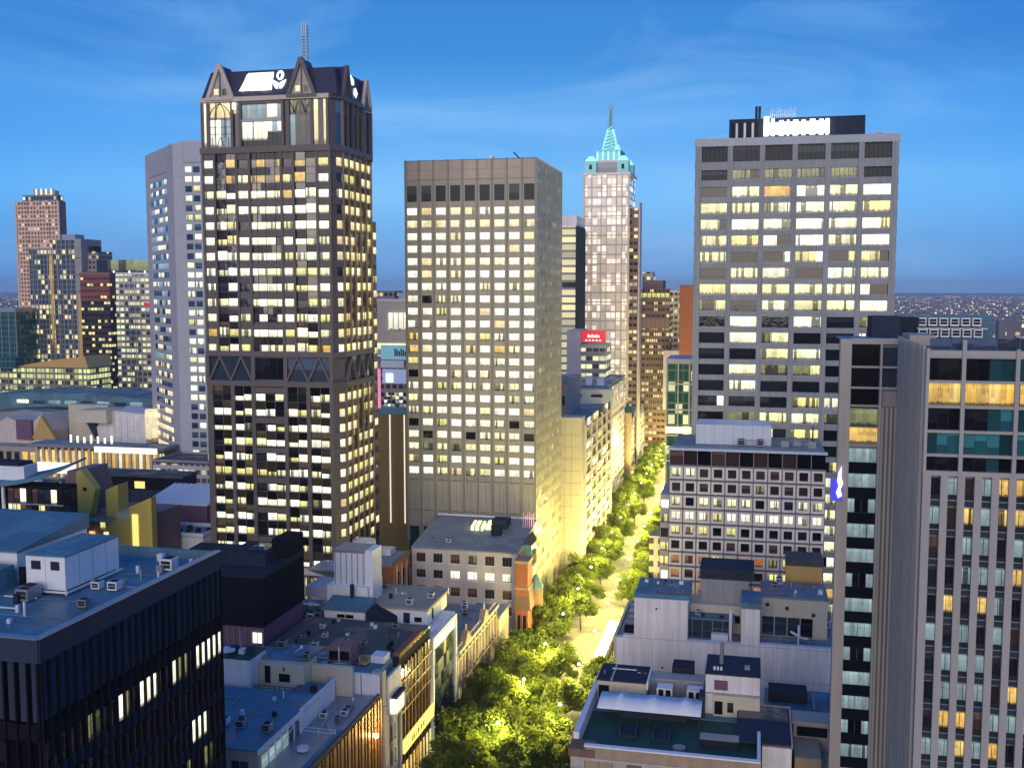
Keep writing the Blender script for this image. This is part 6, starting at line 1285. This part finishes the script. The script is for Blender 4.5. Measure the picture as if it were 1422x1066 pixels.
# ------------------------------------------------------------------ street trees and lamps
def tree_mesh(seed, r, h0, h1, n, leafmat_):
    g = random.Random(seed); v, f = [], []
    blobs = []
    for i in range(34):
        a = g.random()*2*math.pi; q = r*.82*math.sqrt(g.random()); z = h0+(h1-h0)*(.12+.78*g.random()*(1-.45*(q/r)**2))
        blobs.append((q*math.cos(a), q*math.sin(a), z, r*(.16+.20*g.random()**1.5)))
    for i in range(n):
        bx, by, bz, br = g.choice(blobs)
        while True:
            d = Vector((g.gauss(0, 1), g.gauss(0, 1), g.gauss(0, 1)))
            if d.length > .1: break
        d.normalize(); rad = br*(.3+.75*g.random()**.7+(.5*g.random() if g.random() < .18 else 0)); c = Vector((bx, by, bz))+Vector((d.x*rad, d.y*rad, d.z*rad*.8))
        s = .15+.22*g.random(); nrm = (d+Vector((g.gauss(0, .6), g.gauss(0, .6), g.gauss(0, .6)+.3))).normalized()
        t1 = nrm.orthogonal().normalized(); t1 = (Matrix.Rotation(g.random()*6.28, 3, nrm) @ t1); t2 = nrm.cross(t1)
        k = len(v); v += [tuple(c+t1*s*1.3), tuple(c+t2*s*.75), tuple(c-t1*s*1.3), tuple(c-t2*s*.75)]; f.append((k, k+1, k+2, k+3))
    me = bpy.data.meshes.new('crown'); me.from_pydata(v, [], f); me.materials.append(MATS[leafmat_]); return me
def trunk_mesh(seed, h0, h1, r):
    g = random.Random(seed); v, f = [], []
    def limb(a, b, r0, r1):
        a, b = Vector(a), Vector(b); q = (b-a).normalized(); t1 = q.orthogonal().normalized(); t2 = q.cross(t1); k = len(v); n = 7
        for c, rr in ((a, r0), ((a+b)/2+Vector((g.gauss(0, .1), g.gauss(0, .1), 0)), (r0+r1)/2), (b, r1)):
            for i in range(n): w = 2*math.pi*i/n; v.append(tuple(c+(t1*math.cos(w)+t2*math.sin(w))*rr))
        for j in range(2):
            for i in range(n): f.append((k+j*n+i, k+j*n+(i+1) % n, k+(j+1)*n+(i+1) % n, k+(j+1)*n+i))
    limb((0, 0, -.1), (.1, .05, h0+.6), .30, .22)
    for i in range(6):
        w = i*1.05+g.random()*.5; q = r*(.45+.25*g.random()); mid = (q*.5*math.cos(w), q*.5*math.sin(w), h0+(h1-h0)*.3)
        limb((.1, .05, h0+.3*g.random()), mid, .17, .11); limb(mid, (q*math.cos(w), q*math.sin(w), h0+(h1-h0)*(.55+.25*g.random())), .11, .04)
    me = bpy.data.meshes.new('trunk'); me.from_pydata(v, [], f); me.materials.append(MATS['bark']); return me
CR = [tree_mesh(11+i, 6.2, 4.2, 14.0, 8500, 'leaf') for i in range(4)]; CA_ = [tree_mesh(31, 5.6, 4, 13, 6000, 'leaf_autumn')]
TR = [trunk_mesh(3+i, 4.2, 14.0, 6.2) for i in range(3)]
def tree(x, y, s, k, label, group, autumn=False):
    t = T('street_tree', label, 'tree', (x, y, .1), group)
    t.rotation_euler = (rnd.uniform(-.06, .06), rnd.uniform(-.06, .06), rnd.random()*6.28); t.scale = (s, s, s*(.92+.16*rnd.random()))
    link('trunk', TR[k % 3], t); link('crown', (CA_[0] if autumn else CR[k % 4]), t)
k = 0
for i in range(38):
    y = 186+i*11.5+rnd.uniform(-3, 3); s = rnd.uniform(.85, 1.1)
    x = -53.6+rnd.uniform(-1.6, 1.6)
    if y < 262: s = rnd.uniform(1.08, 1.3)
    tree(x, y, s, k, 'leafy green plane tree on the left pavement of the lamplit street', 'plane trees along the left pavement'); k += 1
for i in range(34):
    y = 232+i*12+rnd.uniform(-1.5, 1.5)
    if 246 < y < 312: continue
    tree((-34.2 if y < 460 else -32.4)+rnd.uniform(-1, 1), y, rnd.uniform(.8, 1.0), k, 'leafy green plane tree on the right pavement of the lamplit street', 'plane trees along the right pavement'); k += 1
for x, y, s in ((-47.5, 203, 1.0), (-46.0, 222, .95), (-49.0, 240, 1.0), (-38.5, 206, .9), (-36, 196, .9), (-47.2, 258, .8), (-49.4, 345, .85), (-48.8, 368, .85), (-49.2, 404, .85), (-48.6, 440, .9), (-36.6, 330, .8), (-36.4, 372, .8), (-48.8, 480, .9), (-49.5, 196, 1.1), (-43.5, 212, 1.05), (-43.0, 230, 1.0), (-45.5, 248, 1.0), (-58.0, 213, 1.0), (-58.4, 232, 1.0), (-58, 250, 1.0), (-41.5, 198, 1.0), (-48.6, 300, .9), (-49.4, 323, .85)):
    tree(x, y, s, k, 'broad green plane tree leaning out over the lamplit roadway', 'plane trees overhanging the roadway'); k += 1
for i in range(6):
    tree(-55+(i % 2)*5, 640+i*16, .95, k, 'orange autumn tree lit by lamps at the far end of the street', 'autumn trees at the far end', True); k += 1
def tram_shelter():
    t = T('tram_shelter', 'long pale glass-roofed tram shelter standing in the bright roadway', 'shelter', (-38.6, 284, 0))
    for k in range(8): box(t, 'roof_pane', -40.2, -37.2, 268+k*4+.06, 272+k*4-.06, 3.5, 3.58, 'metal_white'); box(t, 'post', -37.5, -37.35, 268.2+k*4, 268.35+k*4, .02, 3.5, 'metal_charcoal')
    for k in range(6): box(t, 'back_pane', -37.4, -37.34, 270+k*5, 274.6+k*5, .5, 2.6, 'glass_blue')
    box(t, 'platform', -40.4, -37.0, 266, 302, 0, .28, 'paving')
    for k in range(3): box(t, 'bench', -38.4, -37.9, 272+k*10, 275+k*10, .6, .72, 'metal_grey'); box(t, 'bench_leg', -38.2, -38.1, 273.4+k*10, 273.6+k*10, .28, .6, 'metal_grey')
tram_shelter()
lamp_mesh = {}
def street_lamp(x, y, side, power):
    t = T('street_lamp', 'tall street lamp with a glowing yellow globe between the plane trees', 'lamp', (x, y, .1), 'street lamps along the avenue')
    if not lamp_mesh:
        o1 = cyl(None, 'post', 0, 0, 0, 14.2, .14, 'metal_charcoal', .06, 8); lamp_mesh['post'] = o1.data
        o2 = beam(None, 'arm', (0, 0, 14.0), (4.4, 0, 14.8), .09, 'metal_charcoal'); lamp_mesh['arm'] = (o2.data, o2.location.copy(), o2.rotation_euler.copy(), o2.scale.copy())
        o3 = cyl(None, 'lamp_head', 4.5, 0, 14.5, 14.9, .4, 'lamp_glow', .2, 10); lamp_mesh['head'] = o3.data
        L = bpy.data.lights.new('lamp_light', 'POINT'); L.color = (1.0, .84, .25); L.shadow_soft_size = .9; lamp_mesh['light'] = L
        for o in (o1, o2, o3): bpy.data.objects.remove(o)
    link('post', lamp_mesh['post'], t); a = link('arm', lamp_mesh['arm'][0], t); a.location, a.rotation_euler, a.scale = lamp_mesh['arm'][1:]
    link('lamp_head', lamp_mesh['head'], t); L = lamp_mesh['light'].copy(); L.energy = power
    lo = link('lamp_light', L, t); lo.location = (4.6, 0, 14.0)
    if side < 0: t.rotation_euler = (0, 0, math.pi)
for i in range(19):
    y = 196+i*24
    street_lamp(-52.6, y, 1, 16000 if y < 270 else 21000); street_lamp(-33.4, y+12, -1, 16000 if y < 270 else 21000)
# ------------------------------------------------------------------ the suburbs out to the horizon
def suburbs():
    b = NB('suburb'); pos = b.n('ShaderNodeNewGeometry').outputs['Position']
    sp = b.n('ShaderNodeSeparateXYZ'); b.l(pos, sp.inputs[0])
    c1 = b.comb(b.math('FLOOR', b.math('DIVIDE', b.math('ADD', sp.outputs[0], sp.outputs[1]), 5.0)), b.math('FLOOR', b.math('DIVIDE', sp.outputs[2], 4.0)), b.math('FLOOR', b.math('DIVIDE', sp.outputs[1], 40.0)))
    h = b.white(c1); hh = b.white(b.scalev(c1, (1.7, 3.1, 2.3)))
    b.l(b.mix(b.noise(pos, .02, 3), (.07, .065, .085, 1), (.13, .12, .14, 1)), b.b.inputs['Base Color'])
    b.l(b.mix(hh, (1, .62, .28, 1), (1, .95, .85, 1)), b.b.inputs['Emission Color'])
    b.l(b.math('MULTIPLY', b.math('LESS_THAN', h, b.math('MULTIPLY', b.math('POWER', b.noise(b.scalev(pos, (1, .35, 0)), .006, 4, .7), 3.0), .5)), b.math('ADD', .5, b.math('MULTIPLY', hh, 1.6))), b.b.inputs['Emission Strength'])
    b.m.cycles.emission_sampling = 'NONE'; MATS['suburb'] = b.m
    g = random.Random(5); v, f = [], []
    for i in range(16000):
        y = 760*math.exp(g.random()*2.75); a = R(g.uniform(-42, 17)); x = y*math.tan(a)
        s = 1+y/5000
        w, d = g.uniform(8, 24)*s, g.uniform(8, 24)*s; hgt = g.uniform(5, 14)*(1 if g.random() < .9 else 2.2)
        if y < 1500 and g.random() < .25: hgt *= 2
        if abs(x+43) < 30 and y < 1400: continue
        k = len(v)
        v += [(x+w*(p[0]), y+d*(p[1]), hgt*(p[2]+.5)) for p in CUBE_V]; f += [tuple(k+j for j in q) for q in CUBE_F]
    o = mesh(None, 'suburbs', v, f, 'suburb'); o['kind'] = 'stuff'; o['label'] = 'far suburbs of low roofs and scattered lights reaching the horizon'; o['category'] = 'suburbs'
suburbs()

# ------------------------------------------------------------------ evening air
def haze():
    b = NB('haze_air'); nt = b.nt; nt.nodes.remove(b.b)
    pv = nt.nodes.new('ShaderNodeVolumePrincipled'); pv.inputs['Density'].default_value = 6e-5; pv.inputs['Color'].default_value = (.80, .92, 1.0, 1); pv.inputs['Anisotropy'].default_value = 0.0
    nt.links.new(pv.outputs[0], nt.nodes['Material Output'].inputs['Volume']); MATS['haze_air'] = b.m
    o = box(None, 'haze', -16500, 16500, -3100, 21000, -1.0, 215, 'haze_air'); o['kind'] = 'stuff'; o['label'] = 'thin blue evening haze over the city'; o['category'] = 'haze'
haze()
